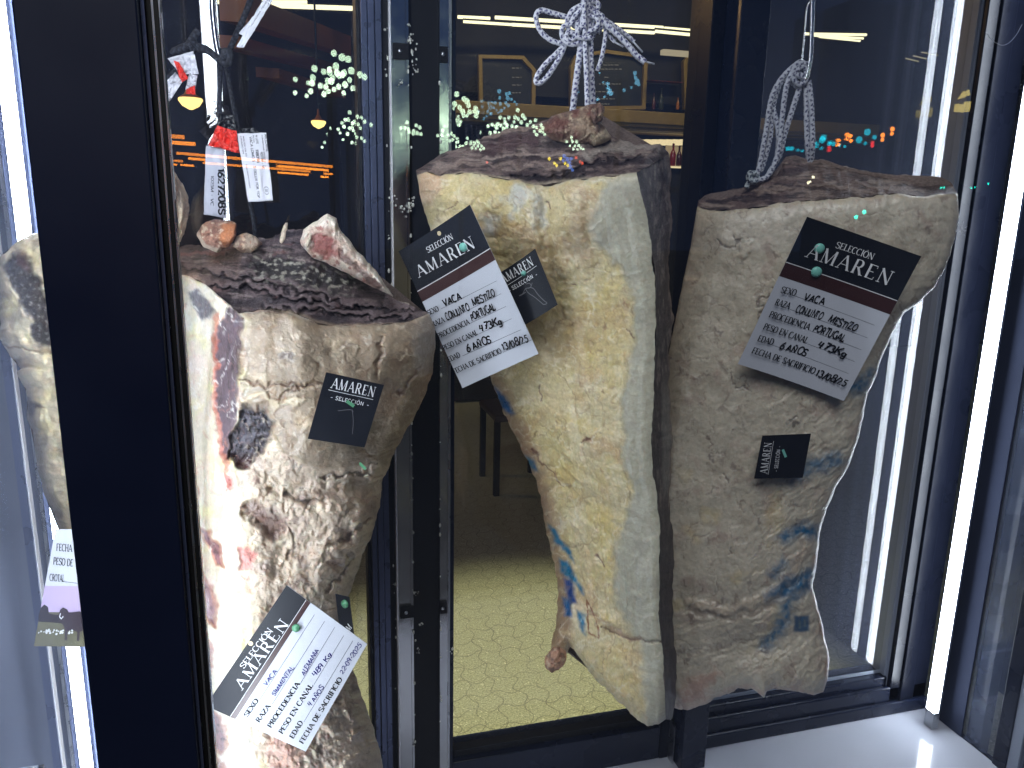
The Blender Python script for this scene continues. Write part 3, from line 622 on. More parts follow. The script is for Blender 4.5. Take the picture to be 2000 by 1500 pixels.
def pL(p, S, T):
    X, Y = p.X, p.Y
    flap = polymask(X+p.wx*9, Y+p.wy*9, FLAP, 4); p.w += .010*flap
    left = 1-sstep(440, 500, X-(Y-700)*.05+p.wx*20)
    low = (1-flap)*(1-left)
    p.mix(left, (226, 214, 190)); p.mix(low, (198, 180, 160)); p.mix(flap, (152, 136, 116))
    # left bright fat
    p.patch(60, (236, 226, 170), .05, .3, .75, seed=3, mask=left); p.patch(44, (236, 212, 202), .1, .25, .6, seed=6, mask=left, sx=1.3, sy=.7)
    p.patch(36, (246, 242, 234), .1, .25, .6, seed=9, mask=left, sx=1.5, sy=.6); p.patch(30, (206, 150, 132), .34, .14, .5, seed=12, mask=left, warp=20, sx=1.4, sy=.6)
    p.relief(60, .0060, 4, 5, mask=left, sx=1.3, sy=.7); p.relief(20, .0018, 4, 6, mask=left)
    # flap
    p.relief(110, .008, 3, 8, mask=flap); p.relief(30, .0020, 4, 11, mask=flap, warp=20); p.patch(60, (150, 126, 102), .05, .35, .6, seed=14, mask=flap)
    p.patch(40, (196, 176, 148), .12, .3, .6, seed=17, mask=flap); p.patch(24, (126, 98, 84), .34, .14, .4, seed=20, mask=flap, warp=25)
    for q in ([(740, 660), (742, 690), (738, 735)], [(470, 745), (560, 752), (630, 750), (660, 745)], [(545, 790), (560, 765), (595, 750)], [(820, 720), (790, 760), (770, 770)]):
        p.line(q, 4, (116, 88, 76), .55, 12, -.004)
    p.line([(475, 785), (510, 770), (540, 790), (590, 780)], 10, (206, 190, 160), .6, 10, .003)
    p.poly([(535, 690), (570, 690), (570, 705), (545, 705)], (70, 58, 58), .7, 5, 10)
    # crumbly lower area
    p.relief(80, .016, 3, 23, mask=low, warp=22); p.relief(34, .006, 4, 24, mask=low, warp=22, sx=.7, sy=1.3); p.relief(52, .004, 3, 26, rid=True, mask=low, warp=30); p.relief(11, .0022, 4, 29, mask=low)
    p.patch(46, (130, 112, 108), .06, .3, .5, seed=33, mask=low, warp=20); p.patch(30, (214, 200, 180), .10, .25, .75, seed=36, mask=low, warp=20); p.patch(28, (126, 78, 74), .34, .14, .6, seed=39, mask=low, warp=25)
    p.patch(20, (78, 66, 72), .38, .12, .6, seed=42, mask=low*sstep(930, 1000, Y), warp=18)
    for q in ([(720, 1010), (690, 1040), (640, 1070)], [(690, 1075), (680, 1110), (640, 1150)], [(560, 1020), (580, 1060), (560, 1100)], [(640, 930), (700, 925), (740, 905)], [(600, 1180), (640, 1210), (660, 1225)], [(560, 960), (600, 985), (640, 975)]):
        p.line(q, 5, (76, 62, 62), .65, 14, -.005)
    # purple muscle seen between fat and flap
    mus = [(448, 600), (474, 616), (470, 690), (462, 770), (458, 830), (446, 900), (438, 900), (428, 840), (420, 780), (418, 700), (424, 640)]
    m = p.poly(mus, (70, 57, 66), .95, 5, 8, -.006); p.mix(m*sstep(.0, .5, ridged(X/11, Y/70, 3, 45))*.6, (120, 104, 112)); p.mix(m*sstep(.1, -.5, ridged(X/9, Y/50, 3, 48))*.7, (46, 36, 46))
    p.line([(424, 610), (418, 700), (419, 780), (430, 860), (440, 900), (446, 960)], 6, (176, 92, 72), .7, 10, .002)
    tri = [(368, 568), (384, 566), (402, 580), (420, 606), (412, 620), (392, 624), (380, 600)]
    m = p.poly(tri, (56, 48, 64), .95, 4, 7, -.004); p.mix(m*sstep(.2, .5, fbm(X/5, Y/5, 3, 50))*.8, (120, 114, 132))
    p.poly([(405, 560), (450, 568), (456, 590), (440, 596), (415, 580)], (206, 192, 176), .7, 6, 8, .004)
    # black hole
    hole = [(470, 800), (492, 796), (520, 798), (528, 815), (530, 850), (520, 870), (500, 900), (480, 912), (462, 908), (446, 895), (454, 850)]
    m = p.poly(hole, (26, 22, 28), 1, 5, 10, -.020); p.w += m*.004*ridged(X/8, Y/18, 3, 52); p.mix(m*sstep(.25, .5, ridged(X/8, Y/18, 3, 52))*.7, (90, 84, 92)); p.mix(m*sstep(880, 915, Y)*.7, (96, 44, 36))
    # muscle ovals and red spots on the cream side
    for q in ([(384, 1034), (408, 1040), (424, 1060), (436, 1085), (438, 1104), (424, 1106), (414, 1085), (398, 1050)], [(386, 1128), (402, 1126), (416, 1150), (424, 1185), (420, 1222), (405, 1216), (400, 1170)], [(394, 1246), (412, 1250), (414, 1300), (404, 1345), (398, 1340), (392, 1290)], [(408, 1392), (430, 1400), (442, 1425), (446, 1448), (430, 1472), (412, 1455)], [(374, 940), (384, 945), (388, 970), (378, 975)], [(418, 1480), (436, 1490), (436, 1520), (424, 1515)]):
        m = p.poly(q, (88, 58, 66), .95, 5, 8, -.008); p.mix(m*sstep(.1, .45, ridged(X/9, Y/14, 3, 54))*.8, (160, 118, 122)); p.line(q+[q[0]], 4, (206, 138, 104), .5, 8)
    for q in ([(470, 1068), (490, 1066), (500, 1085), (494, 1108), (474, 1112), (466, 1090)], [(440, 932), (452, 930), (456, 955), (444, 962)]):
        m = p.poly(q, (176, 72, 72), .85, 6, 9, -.004); p.mix(m*sstep(.1, .4, ridged(X/8, Y/8, 3, 56))*.7, (220, 160, 150))
    m = p.poly([(468, 985), (500, 980), (540, 1000), (560, 1030), (540, 1050), (505, 1030), (490, 1010), (475, 1005)], (104, 76, 72), .8, 10, 14, -.014)
    p.poly([(430, 1150), (470, 1140), (500, 1150), (470, 1175)], (216, 172, 140), .5, 14, 14)
    p.poly([(520, 1440), (565, 1420), (600, 1450), (580, 1520), (530, 1500)], (206, 158, 142), .6, 12, 14)
    fl2 = flap+low; p.veins(70, (104, 84, 74), .45, .04, -.0012, 1, 1, 70, fl2, 26); p.veins(46, (112, 92, 82), .4, .05, -.0008, .9, 1.1, 74, fl2, 26); p.veins(34, (214, 198, 174), .45, .07, .0010, 1.2, .9, 78, fl2, 22); p.veins(40, (208, 150, 130), .4, .05, 0, 1.3, .6, 84, left, 24); p.veins(28, (250, 246, 236), .6, .08, .0008, 1.3, .6, 88, left, 20); p.patch(14, (116, 96, 84), .24, .2, .4, seed=63, mask=fl2, warp=12); p.patch(12, (214, 200, 176), .2, .2, .4, seed=66, mask=fl2, warp=12)
    p.mottle(9, .08); p.mottle(22, .08, 3, 5); p.mottle(120, .08, 3)
sheet('fat_cover', PL, L_top, L_bot, L_left, L_right, 250, 560, wL, pL, M['fat'], bl, (2.5, 3, 1, 3), 21, (200, 180, 150))
def wLt(S, T, X, Y):
    wf = fL(S)-rnd(1-S, .10, .04)-.022
    return wf-(.17*(1-T)**.8)*np.clip(S*8, .2, 1)*np.clip((1-S)*6, .05, 1)
def pLt(p, S, T):
    X, Y = p.X, p.Y; yy = Y-.12*(X-500)+p.wy*12
    p.w += .0050*ridged(X/150+p.wx*.3, yy/16, 3, 5)+.0022*fbm(X/20, yy/7, 4, 6)
    p.patch(40, (120, 104, 104), .02, .22, .8, sx=.3, sy=1.5, seed=5); p.patch(12, (150, 136, 130), .18, .12, .7, sx=.3, sy=1.4, seed=25); p.patch(11, (26, 22, 26), .12, .12, .8, sx=.3, sy=1.4, seed=29); p.patch(34, (44, 36, 42), .02, .22, .8, sx=.3, sy=1.5, seed=9); p.patch(24, (124, 84, 80), .25, .15, .6, sx=.4, sy=1.4, seed=14, warp=12)
    for q in ([(335, 530), (420, 552), (520, 560), (640, 590), (800, 600)], [(350, 512), (440, 530), (520, 545), (700, 592)], [(520, 596), (620, 600), (720, 612), (820, 614)]):
        p.line(q, 7, (122, 106, 106), .7, 16, .004); p.line([(x, y+9) for x, y in q], 4, (34, 28, 34), .8, 16, -.006)
    p.poly([(495, 510), (540, 500), (600, 520), (680, 545), (690, 565), (620, 560), (520, 540)], (40, 36, 38), .9, 8, 12, -.004)
    p.mix(polymask(X, Y, [(490, 500), (560, 498), (700, 545), (690, 575), (600, 560), (500, 545)], 14)*sstep(.08, .25, fbm(X/13, Y/9, 4, 71))*.85, (176, 172, 156))
    p.poly([(330, 535), (380, 540), (400, 555), (340, 552)], (222, 190, 176), .7, 8, 10); p.line([(335, 492), (420, 494), (470, 480)], 6, (140, 92, 88), .6, 10)
    p.line([(690, 500), (745, 552), (800, 595)], 5, (188, 176, 160), .8, 8, .004)
    p.mix((1-sstep(0, .05, 1-T))*.5*sstep(.4, .5, S), (190, 166, 136))
sheet('cut_face', PL, L_back, L_top, [(282, 505), (282, 515), (282, 524)], [(838, 612), (839, 613), (838, 612)], 250, 120, wLt, pLt, M['meat'], bl, (9, 4, 1, 1), 23, (88, 74, 76))
backsheet(PL, [(290, 510), (480, 470), (640, 455), (832, 612)], [(380, 1750), (540, 1785), (700, 1750)], L_left, [(x-5, y) for x, y in L_right], .06, bl, 5, wl=-.25, wr=-.125)
def pb1(p, S, T):
    p.patch(16, (120, 84, 72), .0, .25, .7, seed=3); p.patch(12, (214, 190, 162), .12, .2, .8, seed=6); p.patch(14, (176, 104, 66), .2, .2, .6, seed=9)
def pb2(p, S, T):
    p.patch(20, (236, 222, 204), -.1, .3, .8, seed=3); p.patch(16, (140, 62, 58), .1, .2, .8, seed=6); p.poly([(640, 440), (680, 480), (660, 500), (610, 470)], (120, 52, 52), .6, 10, 12)
def pb3(p, S, T):
    X, Y = p.X, p.Y
    p.relief(24, .006, 4, 5, warp=8); p.relief(8, .0018, 3, 7); p.patch(16, (110, 76, 66), .0, .2, .7, seed=3, warp=8); p.patch(11, (212, 190, 164), .14, .15, .8, seed=6, warp=8); p.line([(384, 452), (400, 484), (424, 490)], 7, (218, 200, 178), .8, 6); p.poly([(436, 436), (462, 438), (458, 470), (440, 488), (430, 470)], (196, 124, 78), .8, 4, 7, .003)
def pb4(p, S, T):
    X, Y = p.X, p.Y
    p.relief(24, .007, 4, 5, warp=8); p.relief(8, .0018, 3, 7); p.patch(20, (238, 226, 210), -.05, .25, .8, seed=3, warp=8); p.patch(12, (150, 70, 64), .18, .15, .7, seed=6, warp=8)
    p.poly([(604, 462), (632, 452), (652, 470), (668, 498), (640, 508), (612, 492)], (138, 66, 62), .85, 7, 9, -.004); p.line([(592, 462), (600, 446), (640, 424), (656, 436)], 8, (240, 228, 212), .9, 7, .004); p.line([(655, 430), (680, 470), (715, 512), (760, 570)], 9, (232, 222, 206), .9, 8, .004); p.line([(668, 492), (700, 528), (740, 560)], 8, (92, 64, 62), .8, 8, -.003)
bonesheet('bone', PL, [(384, 456), (394, 438), (420, 428), (446, 431), (463, 437), (462, 456)], [(384, 460), (396, 482), (424, 494), (446, 484), (462, 462)], -.10, .030, bl, (156, 116, 98), pb3, 24, -.01)
bonesheet('bone', PL, [(455, 478), (462, 460), (480, 454), (500, 462), (512, 474)], [(455, 482), (470, 492), (490, 494), (512, 478)], -.095, .022, bl, (170, 150, 132), pb1, 29, -.01)
bonesheet('bone', PL, [(586, 470), (592, 450), (612, 432), (640, 419), (656, 426), (666, 448), (692, 482), (722, 516), (768, 578)], [(588, 478), (612, 504), (650, 520), (690, 540), (730, 562), (768, 580)], -.085, .030, bl, (212, 186, 168), pb4, 31, -.01, 150, 70)
lump('rib_end', PL, (322, 425), (40, 84), -.10, M['bone'], bl, (218, 200, 176), lambda p, S, T: (p.poly([(280, 310), (340, 310), (352, 400), (318, 400)], (84, 62, 58), .9, 8, 10), p.patch(30, (226, 196, 160), .1, .2, .6), p.patch(20, (146, 110, 92), .25, .15, .6, seed=8)), 36, .05, .1, 90, .25, 1.7)
for i, (x, y) in enumerate(((553, 462), (556, 448), (603, 470))):
    lump('fat_shred', PL, (x, y), (4, 13), -.06, M['bone'], bl, (206, 190, 168), None, 60+i, .003, .3, 30, .4, 2)

# ---- right beef -----------------------------------------------------------------------------------
PR = Plane(1590, 860, 1.29, 9)
br = empty('beef_loin', tuple(PR.at(1560, 310, 0)), 'right hanging beef piece with grey beige fat, broad flat face and faded blue ink bands', 'beef', 'hanging pieces of beef')
R_top = [(1362, 402), (1385, 411), (1430, 411), (1480, 406), (1530, 396), (1600, 389), (1680, 386), (1735, 379), (1770, 380), (1805, 386), (1845, 378), (1870, 378)]
R_left = [(1362, 402), (1349, 480), (1332, 560), (1314, 650), (1294, 750), (1276, 850), (1264, 950), (1258, 1050), (1258, 1150), (1264, 1250), (1280, 1330), (1308, 1380)]
R_right = [(1870, 378), (1873, 420), (1864, 470), (1848, 520), (1826, 560), (1800, 588), (1770, 608), (1752, 632), (1736, 668), (1722, 700), (1712, 735), (1694, 770), (1684, 820), (1674, 868), (1656, 915), (1634, 950), (1616, 990), (1601, 1038), (1598, 1078), (1591, 1118), (1588, 1150), (1600, 1190), (1610, 1238), (1620, 1290), (1617, 1325), (1608, 1352)]
R_bot = [(1308, 1380), (1330, 1387), (1345, 1386), (1372, 1378), (1400, 1364), (1440, 1345), (1468, 1343), (1480, 1352), (1492, 1362), (1498, 1352), (1512, 1345), (1540, 1348), (1565, 1354), (1590, 1356), (1608, 1352)]
R_back = [(1362, 402), (1364, 392), (1385, 378), (1440, 370), (1480, 356), (1512, 336), (1530, 312), (1552, 303), (1578, 312), (1612, 312), (1650, 326), (1700, 336), (1750, 342), (1800, 343), (1838, 346), (1858, 356), (1870, 378)]
fR = smooth_prof([0, .1, .3, .6, .82, .94, 1], [-.02, .03, .05, .052, .040, .024, .006])
def wR(S, T, X, Y):
    w = fR(S)-rnd(S, .07, .02)-rnd(1-S, .03, .018)-rnd(T, .04, .016)-rnd(1-T, .05, .030)
    w += .014*np.exp(-((X-1450)/110)**2-((Y-1120)/90)**2)-.014*np.exp(-((X-1500)/140)**2-((Y-1260-(1500-X)*.25)/34)**2)
    return w
def pR(p, S, T):
    X, Y = p.X, p.Y
    lowr = sstep(850, 1000, Y)
    p.patch(90, (172, 162, 144), .0, .4, .6, seed=3); p.patch(60, (204, 196, 178), .10, .3, .55, seed=6); p.patch(50, (170, 148, 136), .12, .3, .5, seed=9)
    p.patch(26, (112, 92, 84), .34, .14, .55, seed=12, warp=26); p.patch(40, (80, 66, 76), .40, .12, .55, seed=16, warp=30, sx=.8); p.patch(80, (206, 186, 130), .2, .3, .4, seed=19, mask=lowr)
    p.relief(80, .006, 3, 5); p.relief(26, .0014, 4, 6, warp=18); p.relief(10, .0004, 3, 7)
    # diagonal wrinkles, mostly at lower right
    d = (X*.62+Y*.78); e = (-X*.78+Y*.62)
    wr = ridged(d/16+p.wx*1.2, e/120+p.wy*.5, 3, 25)
    mk = sstep(500, 1000, Y)*sstep(1380, 1560, X-(Y-1000)*-.12)
    p.w += .0038*wr*mk; p.mix(sstep(.35, .75, wr)*.35*mk, (214, 204, 182)); p.mix(sstep(0, -.6, wr)*.35*mk, (112, 96, 92))
    d2 = (X*.30+Y*.95); wr2 = ridged(d2/15+p.wx, (X*.95-Y*.3)/130, 3, 35); mk2 = sstep(1150, 1220, Y)*(1-sstep(1530, 1580, X))*(1-sstep(1290, 1340, Y)); p.w += .0030*wr2*mk2; p.mix(sstep(0, -.6, wr2)*.4*mk2, (112, 88, 88))
    p.line([(1345, 1175), (1420, 1195), (1500, 1165), (1545, 1120), (1580, 1060)], 12, (196, 178, 156), .5, 9, .004); p.line([(1345, 1190), (1430, 1212), (1510, 1180), (1560, 1130)], 8, (120, 104, 98), .45, 9, -.003)
    for q in ([(1400, 470), (1420, 490), (1440, 470)], [(1478, 650), (1490, 670), (1470, 690)], [(1430, 740), (1450, 760)], [(1545, 830), (1555, 822)], [(1410, 930), (1418, 935)], [(1425, 1070), (1430, 1062)], [(1500, 570), (1480, 600), (1490, 620)]):
        p.line(q, 4, (70, 58, 64), .6, 20, -.002)
    p.poly([(1455, 478), (1468, 470), (1466, 495), (1450, 505), (1440, 498)], (206, 196, 176), .7, 4, 6, .004)
    p.poly([(1335, 1330), (1400, 1310), (1380, 1370), (1330, 1380)], (176, 120, 104), .5, 14, 14); p.line(R_bot, 9, (196, 170, 150), .6, 8); p.line(R_right[18:], 7, (186, 140, 116), .5, 8); p.line(R_top, 8, (190, 176, 150), .6, 8)
    p.veins(64, (116, 100, 94), .45, .045, -.0008, 1, 1, 70, 1, 24); p.veins(44, (130, 112, 106), .38, .05, -.0006, .9, 1.1, 74, 1, 26); p.veins(46, (220, 212, 196), .38, .06, .0005, 1.2, .9, 78, 1, 22)
    p.patch(16, (136, 122, 112), .26, .2, .3, seed=63, warp=12); p.patch(12, (216, 208, 190), .22, .2, .35, seed=66, warp=12)
    p.mottle(9, .08); p.mottle(24, .08, 3, 5); p.mottle(140, .08, 3)
    # ink
    for q, a in (([(1655, 745), (1712, 720), (1690, 770), (1650, 770)], .7), ([(1560, 905), (1640, 880), (1660, 905), (1600, 925), (1545, 945)], .6), ([(1520, 1045), (1570, 1020), (1601, 1022), (1600, 1050), (1560, 1052), (1525, 1060)], .8), ([(1495, 1165), (1530, 1130), (1588, 1110), (1588, 1150), (1545, 1165), (1500, 1170)], .75), ([(1500, 1120), (1530, 1090), (1540, 1100), (1515, 1130)], .6),
                 ([(1525, 1180), (1552, 1160), (1550, 1200), (1528, 1240), (1505, 1265), (1482, 1262), (1495, 1240), (1515, 1215)], .75)):
        m = polymask(X+p.wx*14, Y+p.wy*14, q, 15)*min(1, a*1.3)*(.6+.4*sstep(-.4, .2, fbm(X/12, Y/12, 3, 61))); p.mix(m, (22, 98, 138))
    m = polymask(X+p.wx*3, Y+p.wy*3, [(1552, 1203), (1580, 1202), (1580, 1233), (1551, 1235)], 3); p.mix(m*.9, (22, 82, 120)); p.mix(m*polymask(X, Y, [(1560, 1212), (1564, 1212), (1564, 1228), (1560, 1228)], 2)*.6, (130, 140, 130)); p.mix(m*polymask(X, Y, [(1570, 1210), (1574, 1210), (1574, 1224), (1570, 1224)], 2)*.6, (130, 140, 130))
sheet('fat_cover', PR, R_top, R_bot, R_left, R_right, 230, 450, wR, pR, M['fat_smooth'], br, (3, 5, 1, 2), 41, (192, 184, 166))
def wRt(S, T, X, Y): return fR(S)-rnd(S, .07, .02)-rnd(1-S, .03, .018)-.016-(.13*(1-T)**.9)*np.clip(S*10, 0, 1)*np.clip((1-S)*10, 0, 1)
def pRt(p, S, T):
    X, Y = p.X, p.Y; yy = Y+.1*(X-1600)+p.wy*10
    p.w += .0045*ridged(X/120, yy/11, 3, 5)+.0020*fbm(X/18, yy/6, 4, 6)
    p.patch(36, (136, 120, 110), .02, .22, .8, sx=.35, sy=1.6, seed=5); p.patch(12, (156, 140, 128), .15, .12, .7, sx=.3, sy=1.4, seed=25); p.patch(11, (48, 38, 38), .12, .12, .8, sx=.3, sy=1.4, seed=29); p.patch(30, (62, 48, 48), .04, .22, .8, sx=.3, sy=1.7, seed=9); p.patch(22, (150, 132, 118), .25, .15, .6, sx=.3, sy=1.6, seed=14)
    p.line([(1380, 392), (1440, 388), (1500, 384)], 6, (44, 32, 34), .8, 10, -.006); p.line([(1480, 372), (1600, 360), (1750, 362)], 6, (140, 122, 110), .7, 14, .004); p.line([(1700, 352), (1850, 356)], 4, (150, 134, 120), .6, 10, .003)
sheet('cut_face', PR, R_back, R_top, [(1362, 402), (1362, 402)], [(1870, 378), (1870, 378)], 210, 80, wRt, pRt, M['meat'], br, (6, 4, 0, 0), 43, (104, 86, 80))
backsheet(PR, R_back[1:], [(1325, 1376), (1440, 1343), (1605, 1348)], R_left, [(x-9, y) for x, y in R_right], .05, br, 7, wl=-.045, wr=-.022)

# ---- beef at far left -----------------------------------------------------------------------------
PF = Plane(110, 800, 1.02, 0)
bf = empty('beef_loin', tuple(PF.at(100, 460, 0)), 'beef piece at far left seen between the lamp strip and the wide black post', 'beef', 'hanging pieces of beef')
F_left = [(52, 470), (22, 482), (-2, 505), (-4, 560), (-2, 660), (20, 696), (42, 722), (34, 728), (54, 772), (52, 805), (62, 845), (72, 900), (84, 955), (96, 990), (116, 1040), (140, 1075), (160, 1120), (176, 1180)]
F_top = [(52, 470), (62, 456), (80, 458), (120, 440), (200, 430), (300, 440)]
F_right = [(300, 440), (330, 800), (330, 1100), (300, 1260)]
F_bot = [(176, 1180), (230, 1240), (300, 1260)]
def wF(S, T, X, Y): return .05*np.clip(1-(1-S*1.2)**2, 0, 1)**.7-.03*np.exp(-S*20)-.02*np.exp(-T*30)
def pF(p, S, T):
    X, Y = p.X, p.Y
    p.relief(50, .010, 4, 5); p.relief(16, .0025, 3, 6); p.patch(50, (220, 206, 160), .0, .3, .7, seed=3); p.patch(40, (150, 134, 116), .1, .3, .6, seed=6)
    dark = [(8, 520), (22, 492), (50, 500), (62, 520), (80, 560), (98, 592), (110, 620), (118, 700), (104, 690), (84, 682), (66, 660), (56, 620), (40, 590), (18, 550)]
    m = p.poly(dark, (52, 46, 50), .95, 6, 9, -.006); p.mix(m*sstep(.1, .4, fbm(X/8, Y/8, 3, 9))*.7, (150, 146, 138))
    p.poly([(30, 480), (52, 492), (56, 530), (40, 520)], (96, 66, 62), .7, 6, 8); p.line([(0, 676), (50, 682), (100, 690)], 3, (120, 96, 72), .6, 8, -.003)
    p.line(F_left[9:], 14, (96, 84, 74), .6, 8, soft=12); p.poly([(48, 775), (70, 785), (84, 795), (64, 800), (60, 820), (50, 800)], (70, 54, 48), .8, 4, 8, -.004); p.poly([(104, 850), (130, 850), (128, 900), (112, 890)], (100, 94, 84), .4, 8, 8)
sheet('fat_cover', PF, F_top, F_bot, F_left, F_right, 110, 330, wF, pF, M['fat'], bf, (5, 3, 5, 1), 51, (216, 202, 174))
backsheet(PF, F_top, F_bot, F_left, F_right, .05, bf, 9)

# ------------------------------------------------------------------ lettering (own stroke font)
def arc(cx, cy, rx, ry, a0, a1, n=14):
    return [(cx+rx*math.cos(math.radians(a)), cy+ry*math.sin(math.radians(a))) for a in np.linspace(a0, a1, n)]
_SC = [(.66, .80)]+arc(.38, .74, .27, .25, 25, 200, 10)+[(.20, .60), (.56, .42)]+arc(.37, .25, .29, .25, 20, -160, 12)
# glyph: (advance, [(mode, points)], serif x positions at the foot, at the head) ; k thick, n thin, m modulated
GL = {
 'A': (.86, [('n', [(.06, 0), (.42, 1)]), ('k', [(.42, 1), (.80, 0)]), ('n', [(.19, .34), (.66, .34)])], (.06, .80), ()),
 'B': (.74, [('k', [(.16, 0), (.16, 1)]), ('m', [(.16, 1), (.4, 1)]+arc(.4, .76, .22, .24, 90, -90)+[(.16, .52)]), ('m', [(.4, .52)]+arc(.4, .26, .26, .26, 90, -90)+[(.16, 0)])], (), ()),
 'C': (.80, [('m', arc(.42, .5, .36, .5, 48, 312, 22))], (), ()),
 'D': (.86, [('k', [(.16, 0), (.16, 1)]), ('m', [(.16, 1), (.36, 1)]+arc(.36, .5, .42, .5, 90, -90, 20)+[(.16, 0)])], (), ()),
 'E': (.70, [('k', [(.16, 0), (.16, 1)]), ('n', [(.06, .975), (.62, .975), (.62, .82)]), ('n', [(.16, .51), (.50, .51)]), ('n', [(.06, .025), (.64, .025), (.64, .2)])], (), ()),
 'F': (.66, [('k', [(.16, 0), (.16, 1)]), ('n', [(.06, .975), (.62, .975), (.62, .82)]), ('n', [(.16, .51), (.50, .51)])], (.16,), ()),
 'G': (.84, [('m', arc(.42, .5, .36, .5, 48, 330, 22)), ('k', [(.70, .05), (.70, .42)]), ('n', [(.55, .42), (.82, .42)])], (), ()),
 'H': (.86, [('k', [(.14, 0), (.14, 1)]), ('k', [(.70, 0), (.70, 1)]), ('n', [(.14, .5), (.70, .5)])], (.14, .70), (.14, .70)),
 'I': (.36, [('k', [(.18, 0), (.18, 1)])], (.18,), (.18,)),
 'J': (.5, [('m', [(.36, 1), (.36, .2)]+arc(.22, .2, .14, .2, 0, -150, 8))], (), ()),
 'K': (.80, [('k', [(.14, 0), (.14, 1)]), ('n', [(.14, .42), (.68, 1)]), ('k', [(.30, .58), (.72, 0)])], (.14,), (.14,)),
 'L': (.66, [('k', [(.16, 0), (.16, 1)]), ('n', [(.06, .025), (.62, .025), (.62, .22)])], (), (.16,)),
 'M': (1.06, [('n', [(.12, 0), (.14, 1)]), ('k', [(.14, 1), (.50, .02)]), ('n', [(.50, .02), (.88, 1)]), ('k', [(.90, 1), (.90, 0)])], (.12, .90), ()),
 'N': (.92, [('n', [(.14, 0), (.14, 1)]), ('k', [(.12, 1), (.76, 0)]), ('n', [(.76, 0), (.76, 1)])], (.14,), (.76,)),
 'O': (.88, [('m', arc(.44, .5, .37, .5, 90, 450, 30))], (), ()),
 'P': (.70, [('k', [(.16, 0), (.16, 1)]), ('m', [(.16, 1), (.38, 1)]+arc(.38, .74, .24, .26, 90, -90)+[(.16, .48)])], (.16,), ()),
 'R': (.80, [('k', [(.16, 0), (.16, 1)]), ('m', [(.16, 1), (.38, 1)]+arc(.38, .75, .22, .25, 90, -90)+[(.16, .5)]), ('k', [(.40, .5), (.70, 0)])], (.16, .72), ()),
 'S': (.72, [('m', _SC)], (), ()),
 'T': (.76, [('k', [(.38, 0), (.38, 1)]), ('n', [(.06, .82), (.06, .975), (.70, .975), (.70, .82)])], (.38,), ()),
 'U': (.84, [('m', [(.14, 1), (.14, .3)]+arc(.41, .3, .27, .3, 180, 360, 14)+[(.68, 1)])], (), (.14, .68)),
 'V': (.82, [('k', [(.06, 1), (.42, 0)]), ('n', [(.42, 0), (.76, 1)])], (), (.06, .76)),
 'X': (.80, [('k', [(.08, 1), (.72, 0)]), ('n', [(.08, 0), (.70, 1)])], (.08, .72), (.08, .70)),
 'Z': (.76, [('n', [(.10, .8), (.10, .975), (.68, .975)]), ('k', [(.66, .98), (.10, .02)]), ('n', [(.08, .025), (.70, .025), (.70, .2)])], (), ()),
 'g': (.6, [('m', arc(.26, .36, .2, .26, 20, 380, 14)), ('n', [(.48, .62), (.48, -.1)]+arc(.28, -.1, .2, .16, 0, -160, 8))], (), ()),
 '0': (.7, [('m', arc(.34, .5, .27, .5, 90, 450, 24))], (), ()), '1': (.42, [('k', [(.26, 0), (.26, 1)]), ('n', [(.08, .8), (.26, 1)])], (), ()),
 '2': (.68, [('m', arc(.32, .72, .26, .28, 170, -20, 12)+[(.08, .03), (.62, .03)])], (), ()),
 '3': (.68, [('m', arc(.3, .75, .25, .25, 150, -80, 12)), ('m', arc(.3, .26, .28, .26, 85, -150, 14))], (), ()),
 '4': (.66, [('n', [(.14, 1), (.06, .42), (.54, .42)]), ('k', [(.46, .95), (.40, -.06)])], (), ()),
 '5': (.66, [('n', [(.58, 1), (.16, 1), (.12, .58)]), ('m', arc(.30, .32, .28, .32, 110, -150, 14))], (), ()),
 '6': (.66, [('m', [(.50, 1), (.22, .72), (.08, .36)]+arc(.32, .28, .25, .28, 170, -190, 18))], (), ()),
 '7': (.62, [('n', [(.06, .97), (.56, .97)]), ('k', [(.56, .97), (.24, -.04)]), ('n', [(.2, .48), (.5, .5)])], (), ()),
 '8': (.68, [('m', arc(.33, .75, .22, .24, 90, 450, 18)), ('m', arc(.33, .26, .27, .27, 90, 450, 18))], (), ()),
 '9': (.66, [('m', arc(.30, .7, .23, .28, 0, 360, 18)), ('k', [(.53, .72), (.44, -.04)])], (), ()),
 '/': (.45, [('n', [(.02, -.1), (.40, 1.08)])], (), ()), '-': (.45, [('n', [(.08, .42), (.36, .42)])], (), ()), '.': (.25, [('k', [(.12, 0), (.12, .1)])], (), ()), ':': (.25, [('k', [(.12, .1), (.12, .2)]), ('k', [(.12, .6), (.12, .7)])], (), ()),
 ' ': (.42, [], (), ()),
}
GL['Ó'] = (GL['O'][0], GL['O'][1]+[('n', [(.40, 1.1), (.56, 1.26)])], (), ())
GL['Ñ'] = (GL['N'][0], GL['N'][1]+[('n', [(.25, 1.12), (.38, 1.22), (.52, 1.12), (.65, 1.22)])], (), ())
